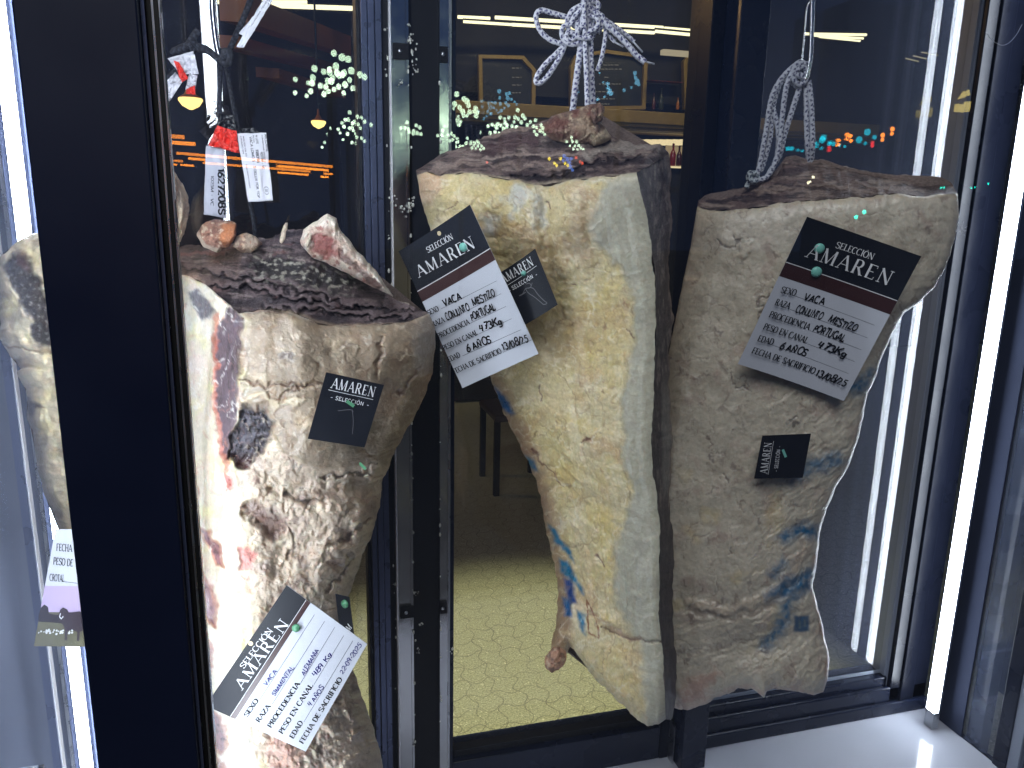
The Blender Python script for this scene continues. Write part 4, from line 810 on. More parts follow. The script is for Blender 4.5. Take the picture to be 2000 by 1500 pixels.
class Letters:
    def __init__(s): s.mb = MB(); s.i = 0
    def ribbon(s, pts, wd, place, h0):
        P = np.array(pts, float); n = len(P)
        if n < 2: return
        T = np.gradient(P, axis=0); T /= np.linalg.norm(T, axis=1)[:, None]+1e-9; Nn = np.c_[-T[:, 1], T[:, 0]]
        wd = np.broadcast_to(np.asarray(wd, float), (n,))[:, None]/2
        V = np.vstack([P+Nn*wd, P-Nn*wd]); h = h0+(s.i % 14)*1.6e-5; s.i += 1
        s.mb.add(place(V[:, 0], V[:, 1], h), [(i, i+1, n+i+1, n+i) for i in range(n-1)])
    def text(s, txt, place, h0, style='serif', thick=.17, thin=.06, seed=0, track=0.0, slant=0, jitter=0):
        """draws in em units: x along baseline 0..adv, y cap height 0..1; place(x, y, h) -> world"""
        rs = random.Random(seed); x = 0
        adv = sum(GL[c][0]+track for c in txt)
        for c in txt:
            a, strokes, fs, hs = GL[c]
            jx, jy, js = (rs.uniform(-1, 1)*jitter for _ in range(3))
            sc = 1+js; sl = slant+rs.uniform(-1, 1)*jitter*.8
            tf = lambda p: [((x+(q[0]*sc+q[1]*sl+jx*.4))/adv, q[1]*sc+jy*.6) for q in p]
            def seg(mode, p):
                if mode != 'm' and len(p) == 2: p = [tuple(np.array(p[0])*(1-t)+np.array(p[1])*t) for t in (0, .34, .67, 1)]
                P = np.array(p, float)
                if style == 'serif':
                    if mode == 'k': w = thick
                    elif mode == 'n': w = thin
                    else:
                        T = np.gradient(P, axis=0); T /= np.linalg.norm(T, axis=1)[:, None]+1e-9; w = thin+(thick-thin)*np.abs(T[:, 1])**1.4
                else: w = thick*(1+(np.array([rs.uniform(-.15, .15) for _ in p]) if jitter else 0))
                Q = tf(p)
                s.ribbon([(q[0]*adv, q[1]) for q in Q], w, lambda X, Y, h: place(X/adv, Y, h), h0)
            for mode, p in strokes: seg(mode, p)
            if style == 'serif':
                for q in fs: seg('n', [(q-.13, .022), (q+.13, .022)])
                for q in hs: seg('n', [(q-.13, .978), (q+.13, .978)])
            x += a+track
class Flat:
    """flat board given by its four photographed corners on a real plane; p(u,v,h) -> world, v down"""
    def __init__(s, corners, plane, w, curl=0):
        s.plane = plane; s.w = w; s.P = [plane.at(np.array(float(x)), np.array(float(y)), w) for x, y in corners]; s.curl = curl
        a = s.P[1]-s.P[0]; b = s.P[3]-s.P[0]; s.n = plane.n; s.H = np.linalg.norm(b); s.W = np.linalg.norm(a)
    def p(s, u, v, h=0):
        u = np.asarray(u, float)[..., None]; v = np.asarray(v, float)[..., None]; h = np.asarray(h, float)[..., None] if np.ndim(h) else h
        return (s.P[0]*(1-u)+s.P[1]*u)*(1-v)+(s.P[3]*(1-u)+s.P[2]*u)*v+s.n*(h+s.curl*(4*(u-.5)**2+0*v))
    def uv(s, x, y):
        q = s.plane.at(np.array(float(x)), np.array(float(y)), s.w); u = v = .5
        for _ in range(12):
            r = q-((s.P[0]*(1-u)+s.P[1]*u)*(1-v)+(s.P[3]*(1-u)+s.P[2]*u)*v)
            du = (s.P[1]-s.P[0])*(1-v)+(s.P[2]-s.P[3])*v; dv = (s.P[3]-s.P[0])*(1-u)+(s.P[2]-s.P[1])*u
            A = np.c_[du, dv]; d = np.linalg.lstsq(A, r, rcond=None)[0]; u += d[0]; v += d[1]
        return float(u), float(v)
    def board(s, name, mat, parent, th=.0006, n=10):
        g = np.linspace(0, 1, n+1); V = []; mb = MB()
        for h in (0, -th):
            U, Vv = np.meshgrid(g, g); V.append(s.p(U.ravel(), Vv.ravel(), h))
        k = (n+1)**2; F = []
        for j in range(n):
            for i in range(n):
                a = j*(n+1)+i; F.append((a, a+n+1, a+n+2, a+1)); F.append((k+a, k+a+1, k+a+n+2, k+a+n+1))
        for i in range(n):
            F.append((i, i+1, k+i+1, k+i)); b = n*(n+1)+i; F.append((b, k+b, k+b+1, b+1))
            c = i*(n+1); F.append((c, k+c, k+c+n+1, c+n+1)); d = c+n; F.append((d, d+n+1, k+d+n+1, k+d))
        return mb.add(np.vstack(V), F).build(name, mat, parent)
    def band(s, name, mat, parent, v0a, v0b, v1a, v1b, h, u0=0.0, u1=1.0, n=10):
        V = []
        for u in np.linspace(u0, u1, n+1):
            V += [s.p(u, v0a+(v0b-v0a)*u, h), s.p(u, v1a+(v1b-v1a)*u, h)]
        return MB().add(np.array(V), [(2*i, 2*i+1, 2*i+3, 2*i+2) for i in range(n)]).build(name, mat, parent)
    def line(s, mb, a, b, wd, h):
        (u0, v0), (u1, v1) = a, b; n = 6; V = []
        A = s.p(u0, v0); B = s.p(u1, v1); d = (B-A)/np.linalg.norm(B-A); q = np.cross(s.n, d)*wd/2
        for t in np.linspace(0, 1, n+1):
            c = s.p(u0+(u1-u0)*t, v0+(v1-v0)*t, h); V += [c+q, c-q]
        mb.add(np.array(V), [(2*i, 2*i+1, 2*i+3, 2*i+2) for i in range(n)])
    def write(s, L, txt, a, b, cap, h=.0004, **kw):
        """baseline from a to b in (u,v), cap height as a share of the card height"""
        (u0, v0), (u1, v1) = a, b; A = s.p(u0, v0); B = s.p(u1, v1); d = (B-A)/np.linalg.norm(B-A)
        up = -(s.P[3]-s.P[0])/s.H; up = up-d*(up @ d); up /= np.linalg.norm(up)
        if kw.pop('free', False): up = np.cross(s.n, d); up /= np.linalg.norm(up)
        Hc = cap*s.H
        def place(X, Y, hh): return A+(B-A)*X[:, None]+up*(Y*Hc)[:, None]+s.n*(hh+s.curl*(4*((u0+(u1-u0)*X)-.5)**2))[:, None] if s.curl else A+(B-A)*X[:, None]+up*(Y*Hc)[:, None]+s.n*hh
        L.text(txt, place, h, **kw)
    def disc(s, mb, c, r, h, dome=0.0, n=20):
        u, v = c; q = s.p(u, v, h); ex = (s.P[1]-s.P[0])/s.W; ey = np.cross(s.n, ex)
        a = np.arange(n)*2*math.pi/n; V = [q+s.n*dome]; 
        for k in (.55, 1): V += [q+ex*r*k*math.cos(t)+ey*r*k*math.sin(t)+s.n*dome*(1-k**2) for t in a]
        V += [q+ex*r*math.cos(t)+ey*r*math.sin(t)-s.n*.002 for t in a]
        F = [(0, 1+i, 1+(i+1) % n) for i in range(n)]
        for b in (1, 1+n): F += [(b+i, b+n+i, b+n+(i+1) % n, b+(i+1) % n) for i in range(n)]
        mb.add(np.array(V), F)
M['card_white'] = simple('card_white', (190, 194, 203), .5, 0, .3, .05, 30)
M['card_black'] = simple('card_black', (20, 23, 31), .48, 0, .28, .2, 14)
M['card_brown'] = simple('card_brown', (56, 32, 32), .34, 0, .5, .10, 20)
M['print_white'] = simple('print_white', (214, 216, 218), .45)
M['print_black'] = simple('print_black', (18, 18, 20), .7, 0, .12)
M['print_grey'] = simple('print_grey', (92, 92, 96), .5)
M['print_rule'] = simple('print_rule', (70, 70, 74), .5)
M['marker'] = simple('marker_black', (10, 10, 12), .55, 0, .2)
M['pen_blue'] = simple('pen_blue', (22, 16, 104), .6, 0, .12)
M['pin_green'] = simple('pin_green', (120, 190, 176), .35, 0, .5)
M['pin_deep'] = simple('pin_deep_green', (88, 150, 112), .35, 0, .5)
M['hole'] = simple('hole_cream', (205, 188, 150), .6)
M['steel_pin'] = simple('pin_steel', (200, 200, 200), .2, 1)

def big_card(corners, plane, w, Z, label, line_v, brown_v, sel, ama, rows, ink, wd, hole, lcap, hcap, acap, scap, curl=0, gold=(205, 208, 212), thin_line=.0012):
    f = Flat(corners, plane, w, curl); e = empty('label_card', tuple(f.p(.5, .02)), label, 'label', 'beef label cards')
    z = lambda q: f.uv(Z[0]+q[0]/Z[2], Z[1]+q[1]/Z[2])
    f.board('card_sheet', M['card_white'], e)
    f.band('header_band', M['card_black'], e, -.001, -.001, line_v[0], line_v[1], .00022)
    f.band('stripe', M['card_brown'], e, line_v[0]+.0005, line_v[1]+.0005, brown_v[0], brown_v[1], .00018)
    if thin_line:
        mb = MB(); f.line(mb, (0.002, line_v[0]), (.998, line_v[1]), thin_line, .00034); mb.build('header_rule', M['print_white'], e)
    L = Letters(); f.write(L, 'SELECCIÓN', z(sel[0]), z(sel[1]), scap, .00045, thick=.15, thin=.06); f.write(L, 'AMAREN', z(ama[0]), z(ama[1]), acap, .00045, thick=.15, thin=.045, track=.16)
    L.mb.build('header_lettering', M['print_white'], e)
    L = Letters(); H = Letters(); R = MB()
    for i, (lab, a, b, la, lb, hand) in enumerate(rows):
        f.write(L, lab, z(a), z(b), lcap, .0004, thick=.21, thin=.10)
        if la: f.line(R, z(la), z(lb), .0005, .0003)
        for txt, ha, hb in hand: f.write(H, txt, z(ha), z(hb), hcap, .0006, style='pen', thick=wd, seed=i*7+len(txt), jitter=.13, slant=.10)
    L.mb.build('printed_lettering', M['print_black'], e); R.build('ruled_lines', M['print_rule'], e); H.mb.build('handwriting', ink, e)
    if hole:
        mb = MB(); f.disc(mb, z(hole), .0032, .0006, 0); mb.build('punched_hole', M['hole'], e)
    return f, e, z
def pin(f, c, r, mat, label, h=.004):
    q = f.p(*c, 0); e = empty('push_pin', tuple(q), label, 'pin', 'green headed push pins')
    mb = MB(); f.disc(mb, c, r, h, .0022, 24); mb.build('head', mat, e, True)
    MB().tube([q+f.n*h, q-f.n*.008], .0006, 6).build('needle', M['steel_pin'], e)
def small_card(corners, plane, w, Z, label, ama, und, sel, acap, scap, cow=None, curl=0):
    f = Flat(corners, plane, w, curl); e = empty('small_card', tuple(f.p(.5, .02)), label, 'label', 'small black cards')
    z = lambda q: f.uv(Z[0]+q[0]/Z[2], Z[1]+q[1]/Z[2])
    f.board('card_sheet', M['card_black'], e)
    L = Letters(); f.write(L, 'AMAREN', z(ama[0]), z(ama[1]), acap, .0004, thick=.16, thin=.06, track=.14)
    f.write(L, 'SELECCIÓN', z(sel[0]), z(sel[1]), scap, .0004, style='pen', thick=.15, track=.16)
    f.line(L.mb, z(und[0]), z(und[1]), .0006, .0003); 
    (a, b) = z(sel[0]), z(sel[1]); du, dv = b[0]-a[0], b[1]-a[1]
    for t in (-.13, 1.13): f.line(L.mb, (a[0]+du*(t-.03), a[1]+dv*(t-.03)-.02), (a[0]+du*(t+.03), a[1]+dv*(t+.03)-.02), .0006, .0003)
    L.mb.build('lettering', M['print_white'], e)
    if cow:
        L = Letters()
        for st, wdt in cow:
            pts = smoothpath([z(q) for q in st], 5); V = f.p(pts[:, 0], pts[:, 1]); L.ribbon(np.c_[pts[:, 0], pts[:, 1]], wdt, lambda X, Y, h: f.p(X, Y, h), .0004)
        L.mb.build('cattle_drawing', M['print_grey'], e)
    return f, e, z

# middle beef: large label + small black card
PcC = Plane(920, 580, 1.085, 30, 8)
Z7 = (780, 380, 3.75)
fC1, eC1, z = big_card([(783, 490), (922, 399), (1055, 689), (907, 756)], PcC, 0, Z7, 'white label card on the middle beef, in black marker, half under a black card', (.289, .289), (.365, .365),
    ((215, 427), (402, 322)), ((166, 602), (590, 372)),
    [('SEXO', (242, 875), (308, 843), (313, 834), (722, 628), [('VACA', (338, 812), (460, 762))]),
     ('RAZA', (277, 958), (350, 924), (352, 922), (755, 722), [('CONJUNTO', (360, 914), (518, 842)), ('MESTIZO', (545, 818), (722, 735))]),
     ('PROCEDENCIA', (316, 1043), (520, 945), (525, 940), (790, 815), [('PORTUGAL', (530, 926), (718, 842))]),
     ('PESO EN CANAL', (355, 1130), (580, 1024), (585, 1020), (830, 905), [('473Kg', (592, 1002), (765, 945))]),
     ('EDAD', (391, 1214), (465, 1180), (470, 1178), (900, 985), [('6 AÑOS', (508, 1152), (678, 1082))]),
     ('FECHA DE SACRIFICIO', (430, 1300), (755, 1158), (760, 1155), (985, 1055), [('13/08/25', (765, 1142), (978, 1062))])],
    M['marker'], .20, (293, 284), .035, .046, .076, .037, .005)
pin(fC1, z((480, 382)), .0062, M['pin_green'], 'pale green round pin head on the header of the marker-written card')
PcC2 = Plane(1030, 566, 1.062, 30, -6)
cow = [([(880, 740), (905, 725), (925, 690), (960, 680), (975, 645)], .012), ([(960, 680), (985, 690), (1020, 735), (1060, 775), (1085, 795), (1060, 805), (1040, 790)], .014), ([(925, 690), (945, 720), (990, 750), (1040, 790)], .012), ([(880, 742), (900, 732), (925, 715)], .02), ([(930, 655), (955, 650), (965, 665)], .012)]
fC2, eC2, z = small_card([(970, 538), (1047, 486), (1091, 595), (1010, 644)], PcC2, 0, Z7, 'small black card overlapping the right edge of the tilted white label on the middle beef', ((772, 655), (1002, 512)), ((776, 678), (1010, 522)), ((836, 700), (990, 608)), .155, .065, cow, .003)
pin(fC2, z((915, 578)), .0036, M['pin_green'], 'pale green pin on the lettering of the small black card on the middle beef', .003)
# right beef
PcR = Plane(1617, 600, 1.160, 2, 8)
Z6 = (1420, 400, 3.75)
fR1, eR1, z = big_card([(1573, 422), (1795, 499), (1645, 780), (1439, 708)], PcR, 0, Z6, 'white label card flat on the right beef with two round pins', (.292, .292), (.385, .385),
    ((786, 311), (1062, 402)), ((560, 372), (1180, 588)),
    [('SEXO', (373, 629), (490, 662), (492, 664), (1070, 875), [('VACA', (555, 688), (706, 730))]),
     ('RAZA', (331, 718), (446, 756), (455, 761), (1020, 968), [('CONJUNTO', (492, 776), (687, 838)), ('MESTIZO', (735, 852), (930, 922))]),
     ('PROCEDENCIA', (288, 806), (598, 916), (602, 919), (975, 1055), [('PORTUGAL', (622, 918), (842, 1000))]),
     ('PESO EN CANAL', (246, 894), (583, 1015), (588, 1018), (925, 1140), [('473Kg', (655, 1034), (852, 1110))]),
     ('EDAD', (205, 981), (326, 1020), (328, 1023), (880, 1228), [('6 AÑOS', (374, 1048), (573, 1108))]),
     ('FECHA DE SACRIFICIO', (163, 1067), (633, 1236), (635, 1240), (850, 1320), [('13/08/25', (640, 1246), (846, 1316))])],
    M['marker'], .20, None, .041, .046, .089, .039, .007)
pin(fR1, z((668, 315)), .0075, M['pin_green'], 'grey green pin head over the first letter of the right beef label')
pin(fR1, z((648, 487)), .0078, M['pin_green'], 'grey green pin head on the white rule of the right beef label')
PcR2 = Plane(1530, 890, 1.220, -2, 4)
fR2, eR2, z = small_card([(1473, 935), (1489, 851), (1584, 847), (1568, 933)], PcR2, 0, (1280, 350, 2.5), 'small black card turned sideways on the lower part of the right beef', ((545, 1437), (569, 1282)), ((550, 1442), (577, 1278)), ((597, 1412), (610, 1318)), .15, .07, None)
mb = MB(); f = fR2; a = z((620, 1318)); b = z((635, 1355)); f.line(mb, a, b, .004, .002); tag(mb.build('paper_scrap', M['pin_green']), 'tiny pale sliver stuck on the sideways small black card', 'scrap')
# left beef
PcL = Plane(560, 1305, .985, 2, -4)
Z5 = (380, 1130, 4.286)
fL1, eL1, z = big_card([(402, 1378), (560, 1143), (717, 1258), (597, 1468)], PcL, 0, Z5, 'white label card in blue pen, turned steeply on the left beef', (.243, .243), (.295, .295),
    ((412, 757), (656, 432)), ((402, 932), (806, 362)),
    [('SEXO', (442, 1162), (540, 1020), (548, 1010), (1005, 300), [('VACA', (600, 898), (695, 775))]),
     ('RAZA', (541, 1206), (641, 1068), (650, 1052), (1090, 355), [('SIMMENTAL', (672, 985), (836, 745))]),
     ('PROCEDENCIA', (640, 1252), (886, 880), (890, 872), (1175, 405), [('ALEMANIA', (915, 815), (1046, 598))]),
     ('PESO EN CANAL', (735, 1302), (996, 894), (1000, 886), (1250, 475), [('489 Kg', (1010, 822), (1152, 634))]),
     ('EDAD', (826, 1342), (912, 1204), (915, 1200), (1325, 520), [('4 AÑOS', (972, 1072), (1087, 910))]),
     ('FECHA DE SACRIFICIO', (908, 1385), (1240, 840), None, None, [('22-09-2025', (1242, 800), (1402, 555))])],
    M['pen_blue'], .14, (470, 542), .044, .040, .094, .05, thin_line=.0006)
pin(fL1, z((856, 405)), .0052, M['pin_deep'], 'green pin head at the brown stripe of the blue pen label card')
PcL2 = Plane(676, 800, .962, -16, 4)
fL2, eL2, z = small_card([(637, 727), (750, 752), (712, 874), (601, 857)], PcL2, 0, (300, 400, 2.5), 'small black card on the hanging fat flap of the left beef', ((865, 893), (1080, 940)), ((853, 903), (1072, 951)), ((886, 951), (1026, 981)), .150, .055, [([(900, 1005), (960, 1000), (975, 1010)], .01), ([(970, 1000), (975, 1060), (970, 1120)], .01)])
mb = MB(); fL2.line(mb, z((942, 955)), z((978, 980)), .0042, .003); tag(mb.build('paper_scrap', M['pin_deep']), 'green sliver stuck over the small lettering on the left beef card', 'scrap')
PcS = Plane(708, 910, 1.00, -10); fs = Flat([(703, 902), (716, 914), (713, 919), (701, 907)], PcS, 0); tag(fs.board('paper_scrap', M['pin_deep'], None), 'green sliver stuck on grey fat below the small black card of the left beef', 'scrap')
PcB = Plane(675, 1205, 1.12, 30); fB = Flat([(655, 1160), (682, 1166), (692, 1246), (664, 1240)], PcB, 0); eB = empty('small_card', tuple(fB.p(.5, .02)), 'small black card edge peeping out behind the lower left beef', 'label', 'small black cards'); fB.board('card_sheet', M['card_black'], eB)
L = Letters(); fB.write(L, 'AM', (.55, .95), (.95, .75), .14, .0004, thick=.16, thin=.07); L.mb.build('lettering', M['print_white'], eB)
pin(fB, fB.uv(676, 1178), .0062, M['pin_deep'], 'green pin head on the black card behind the lower left beef')
# card with the picture of a cow, far left
PcF = Plane(130, 1150, .985, -8); fF = Flat([(108, 1034), (240, 1034), (226, 1264), (66, 1262)], PcF, 0)
eF = empty('label_card', tuple(fF.p(.3, 0)), 'label card with a printed cow in a field, at far left beside the wide post', 'label', 'beef label cards')
fF.board('card_sheet', M['card_white'], eF); zF = (0, 1000, 3.0)
z = lambda q: fF.uv(q[0]/3.0, 1000+q[1]/3.0)
L = Letters()
for t, a, b in (('FECHA DE', (330, 225), (470, 236)), ('PESO DE', (312, 306), (428, 318)), ('CROTAL', (291, 402), (378, 408))): fF.write(L, t, z(a), z(b), .058, .0004, thick=.19, thin=.09)
fF.line(L.mb, z((380, 408)), z((520, 425)), .0006, .0003); L.mb.build('printed_lettering', M['print_black'], eF)
pv = z((240, 432))[1]; fF.band('picture_sky', simple('print_sky', (176, 160, 192), .4), eF, pv, pv, .70, .70, .0002)
fF.band('picture_field', simple('print_field', (96, 94, 74), .4, noise=.3, scale=90), eF, .6995, .6995, 1.0, 1.0, .00015)
def flatpoly(f, name, pts, mat, parent, h):
    P = np.array([f.p(*z(q), h) for q in pts]); return MB().add(P, [tuple(range(len(P)))]).build(name, mat, parent)
tr = simple('print_trees', (46, 40, 44), .4); cwm = simple('print_cow', (58, 50, 56), .4, noise=.35, scale=120)
flatpoly(fF, 'picture_trees', [(225, 640), (228, 600), (240, 560), (262, 540), (284, 556), (288, 592), (320, 600), (350, 600), (420, 590), (500, 585), (540, 590), (620, 580), (620, 660), (400, 655), (300, 645)], tr, eF, .0008)
flatpoly(fF, 'picture_cow', [(348, 630), (345, 600), (355, 570), (372, 556), (396, 568), (406, 586), (470, 580), (494, 590), (498, 640), (488, 690), (470, 700), (466, 752), (452, 752), (456, 700), (430, 690), (398, 694), (396, 748), (380, 748), (384, 690), (372, 660)], cwm, eF, .0012)
hr = Letters(); pts = np.array([z(q) for q in ((358, 590), (352, 610), (362, 622), (374, 608))]); hr.ribbon(pts, .012, lambda X, Y, h: fF.p(X, Y, h), .0016); hr.mb.build('picture_horn', M['print_white'], eF)
fm = MB(); rs = np.random.RandomState(3)
for i in range(26): fF.disc(fm, z((rs.uniform(215, 430), 700+rs.normal(0, 7))), rs.uniform(.0006, .0016), .0014, 0, 6)
fm.build('picture_flowers', M['print_white'], eF)

# ------------------------------------------------------------------ ropes, hooks, tags
M['rope'] = meatmat('braided_cord', .6, (900, .5), (1500, .3), .0, .3, .12, 700)
def cord(mb_list, plane, pts, r, w, n=7, twist=.0065, blue=(30, 34, 112), white=(236, 238, 248), seed=0):
    """braided cord tube with flecks; pts in pixels (x, y[, dw])"""
    P = np.array([(p[0], p[1], p[2] if len(p) > 2 else 0) for p in pts], float); Q = smoothpath(P, 24)
    V3 = plane.at(Q[:, 0], Q[:, 1], w+Q[:, 2]); d = np.r_[0, np.cumsum(np.linalg.norm(np.diff(V3, axis=0), axis=1))]
    m = max(8, int(d[-1]/.0011)); t = np.linspace(0, d[-1], m); V3 = np.c_[[np.interp(t, d, V3[:, k]) for k in range(3)]].T
    k = 14; T = np.gradient(V3, axis=0); T /= np.linalg.norm(T, axis=1)[:, None]+1e-12
    Nn = np.cross(T[0], plane.n); Nn /= np.linalg.norm(Nn)+1e-9; V = []; colr = []; a = np.arange(k)*2*math.pi/k
    for i in range(m):
        Nn = Nn-T[i]*(Nn @ T[i]); Nn /= np.linalg.norm(Nn)+1e-12; B = np.cross(T[i], Nn)
        u = t[i]/twist; br = 1+.11*np.cos(2*math.pi*u+4*a)*np.cos(2*math.pi*u-4*a); taper = 1
        V.append(V3[i]+(r*br*taper)[:, None]*(np.cos(a)[:, None]*Nn+np.sin(a)[:, None]*B))
        fl = np.zeros(k)
        for ph in (.4, math.pi*.5, math.pi+.4, math.pi*1.5):
            da = np.abs((a-ph-.35*np.sin(2*math.pi*u*.5)+math.pi) % (2*math.pi)-math.pi); fl = np.maximum(fl, sstep(.50, .30, da)*(((u*.85+ph*.8/math.pi) % 1) < .55))
        colr.append(lin(white)*(1-fl)[:, None]+lin(blue)*fl[:, None])
    mb_list.append((np.array(V), np.array(colr)))
def cordbuild(name, lst, mat, parent):
    Vs, Cs, F, b = [], [], [], 0
    for V, c in lst:
        m, k = V.shape[:2]; Vs.append(V.reshape(-1, 3)); Cs.append(c.reshape(-1, 3))
        F += [(b+i*k+j, b+i*k+(j+1) % k, b+(i+1)*k+(j+1) % k, b+(i+1)*k+j) for i in range(m-1) for j in range(k)]+[tuple(b+j for j in range(k-1, -1, -1)), tuple(b+(m-1)*k+j for j in range(k))]; b += m*k
    me = bpy.data.meshes.new('mesh'); me.from_pydata(np.vstack(Vs).tolist(), [], F); me.polygons.foreach_set('use_smooth', [True]*len(F))
    ca = me.color_attributes.new('pigment', 'FLOAT_COLOR', 'POINT'); C_ = np.vstack(Cs); ca.data.foreach_set('color', np.c_[C_, np.ones(len(C_))].astype(np.float32).ravel()); me.update()
    return link(name, me, mat, parent)
q4 = lambda L_: [(960+p[0]/5.88, p[1]/5.88)+tuple(p[2:]) for p in L_]
rc = empty('cord', tuple(PC.at(1140, 20, 0)), 'white cord with blue flecks tied in a bow above the middle beef', 'cord', 'white cords with blue flecks')
PK = Plane(1120, 150, 1.16, 0); rr_ = .0037
main = []; cord(main, PK, q4([(1070, -60), (1056, 100), (1042, 330), (1015, 600), (965, 980), (930, 1290, -.01)]), rr_*1.25, .012)
cord(main, PK, q4([(1062, -60, .004), (1066, 200, .004), (1075, 520), (1092, 900), (1100, 1200), (1110, 1400, -.006)]), rr_, .018)
cord(main, PK, q4([(1106, -60), (1118, 150), (1136, 430), (1148, 850), (1172, 1240, -.012)]), rr_*1.1, .010)
cord(main, PK, q4([(1130, -60), (1130, 200), (1120, 420), (1128, 800), (1150, 1230, -.02)]), rr_, .002)
cordbuild('hanging_strand', main, M['rope'], rc)
lp = []; cord(lp, PK, q4([(960, 260), (850, 195), (700, 150), (575, 118), (512, 170), (530, 290), (600, 400), (720, 478), (840, 490), (950, 430)]), rr_, .010)
cordbuild('bow_loop', lp, M['rope'], rc)
lp = []; cord(lp, PK, q4([(930, 440), (830, 525), (735, 625), (620, 735), (525, 870), (512, 945), (560, 950), (640, 880), (740, 730), (805, 610), (850, 500), (900, 400)]), rr_, .008)
cordbuild('bow_loop', lp, M['rope'], rc)
lp = []
for pts, w in (([(1030, 60), (930, 120), (870, 230), (880, 330), (960, 400), (1060, 420)], .012), ([(1050, 90), (960, 180), (900, 280), (830, 300), (805, 380), (840, 470), (930, 510), (1030, 480)], .016), ([(1040, 110), (1000, 200), (960, 300), (920, 250), (960, 170), (1060, 120)], .008), ([(880, 360), (860, 440), (930, 460), (960, 400), (900, 370)], .018),
               ([(1120, 40), (1190, 20), (1230, 60), (1200, 110), (1150, 90), (1120, 140)], .006), ([(1110, 120), (1200, 140), (1280, 200), (1270, 290), (1190, 370), (1120, 400)], .012), ([(1130, 180), (1200, 200), (1230, 270), (1180, 340), (1130, 360), (1080, 440)], .018), ([(1150, 90), (1180, 180), (1170, 280), (1200, 330), (1160, 420)], .010), ([(1060, 300), (1000, 340), (990, 420), (1080, 440), (1150, 430)], .022), ([(1000, 240), (980, 300), (1000, 380), (1040, 330)], .012), ([(1240, 220), (1260, 300), (1220, 380)], .004)):
    cord(lp, PK, q4(pts), rr_*.95, w)
cordbuild('knot', lp, M['rope'], rc)
for pts, w, k in (([(1190, 140), (1280, 240), (1420, 370), (1550, 500), (1660, 630), (1765, 715)], .012, 1.15), ([(1270, 200), (1440, 315), (1560, 410), (1640, 480)], .004, .8), ([(1290, 220), (1310, 380), (1270, 640), (1212, 815)], .006, .85), ([(1310, 340), (1370, 430), (1420, 480)], .002, .8)):
    lp = []; cord(lp, PK, q4(pts), rr_*k, w); cordbuild('loose_end', lp, M['rope'], rc)
for a, b in (((1755, 705), (1872, 735)), ((1620, 470), (1735, 600)), ((1410, 480), (1515, 540))):
    P_ = [PK.at(960+q[0]/5.88, q[1]/5.88, .012) for q in (a, b)]; MB().tube(P_, .0013, 6).build('frayed_thread', M['card_white'], rc, True)
qR = lambda L_: [(1400+p[0]/3.75, p[1]/3.75)+tuple(p[2:]) for p in L_]
rr2 = empty('cord', tuple(PR.at(1560, 130, 0)), 'white cord with dull blue flecks looped over the steel hook of the right beef', 'cord', 'white cords with blue flecks')
PKR = Plane(1530, 250, 1.27, 5); lst = []
for pts, w in (([(660, 500), (620, 455), (560, 490), (480, 570), (415, 680), (385, 800), (362, 950), (335, 1100), (310, 1230), (290, 1290)], .01), ([(640, 560), (560, 530), (470, 600), (425, 720), (400, 860), (390, 1000), (355, 1150), (320, 1260)], .004), ([(570, 500), (520, 600), (495, 720), (478, 880), (465, 1020), (440, 1150), (390, 1270), (330, 1315), (270, 1310)], .012), ([(630, 590), (590, 690), (545, 830), (495, 990), (462, 1130), (430, 1190), (370, 1290)], .008), ([(395, 740), (425, 850), (450, 960), (452, 1060), (440, 1160)], .006),
               ([(650, 560), (655, 700), (657, 900), (664, 1060), (675, 1200, -.01)], .006), ([(672, 590), (688, 720), (698, 900), (700, 1060), (690, 1200, -.012)], .008)):
    cord(lst, PKR, qR(pts), .0042, w, white=(190, 194, 204), blue=(34, 36, 78))
cordbuild('hanging_strand', lst, M['rope'], rr2)
lst = []
for pts, w in (([(660, 470), (600, 470), (560, 520), (620, 560), (660, 520), (620, 490), (560, 560), (600, 620), (650, 590), (600, 540)], .014), ([(540, 590), (590, 630), (640, 600), (650, 540), (590, 520), (550, 560)], .006)): cord(lst, PKR, qR(pts), .0042, w, white=(180, 184, 194), blue=(34, 36, 78))
cordbuild('knot', lst, M['rope'], rr2)
lst = []
for pts, w in (([(300, 1290), (260, 1265), (230, 1300), (260, 1335), (300, 1310), (270, 1280), (240, 1330), (215, 1375)], .012), ([(290, 1330), (250, 1320), (240, 1270), (290, 1270)], .018)): cord(lst, PKR, qR(pts), .0042, w, white=(176, 186, 190), blue=(30, 40, 66))
cordbuild('knot', lst, M['rope'], rr2)
def hook(label, plane, pts, r, w, wire=None):
    P = np.array(pts, float); Q = smoothpath(P, 14); V = plane.at(Q[:, 0], Q[:, 1], w); e = empty('meat_hook', tuple(V[0]), label, 'hook', 'steel meat hooks')
    top = V[0].copy(); top[2] = ZT-.066; V = np.vstack([np.linspace(top, V[0], 6)[:-1], V]); MB().tube(V, r, 14).build('shaft', M['chrome'], e, True)
    if wire is not None:
        V2 = plane.at(*np.array(wire, float).T, w-.004); MB().tube(smoothpath(V2, 8), .0012, 8).build('latch_wire', M['chrome'], e, True)
hook('slim steel hook holding the cord of the right beef', PKR, [(1588, -40), (1586, 40), (1584, 100), (1580, 135), (1574, 155)], .0034, .016, [(1583, 2), (1575, 18), (1571, 66), (1566, 118), (1564, 150)])
PT = Plane(430, 200, 1.08, 0); q8 = lambda L_: [(280+p[0]/3.26, p[1]/3.26)+tuple(p[2:]) for p in L_]
hook('thick shiny steel hook holding the black rope above the left beef', PT, q8([(440, -60), (442, 60), (455, 200), (472, 310), (492, 385)]), .0045, .0)
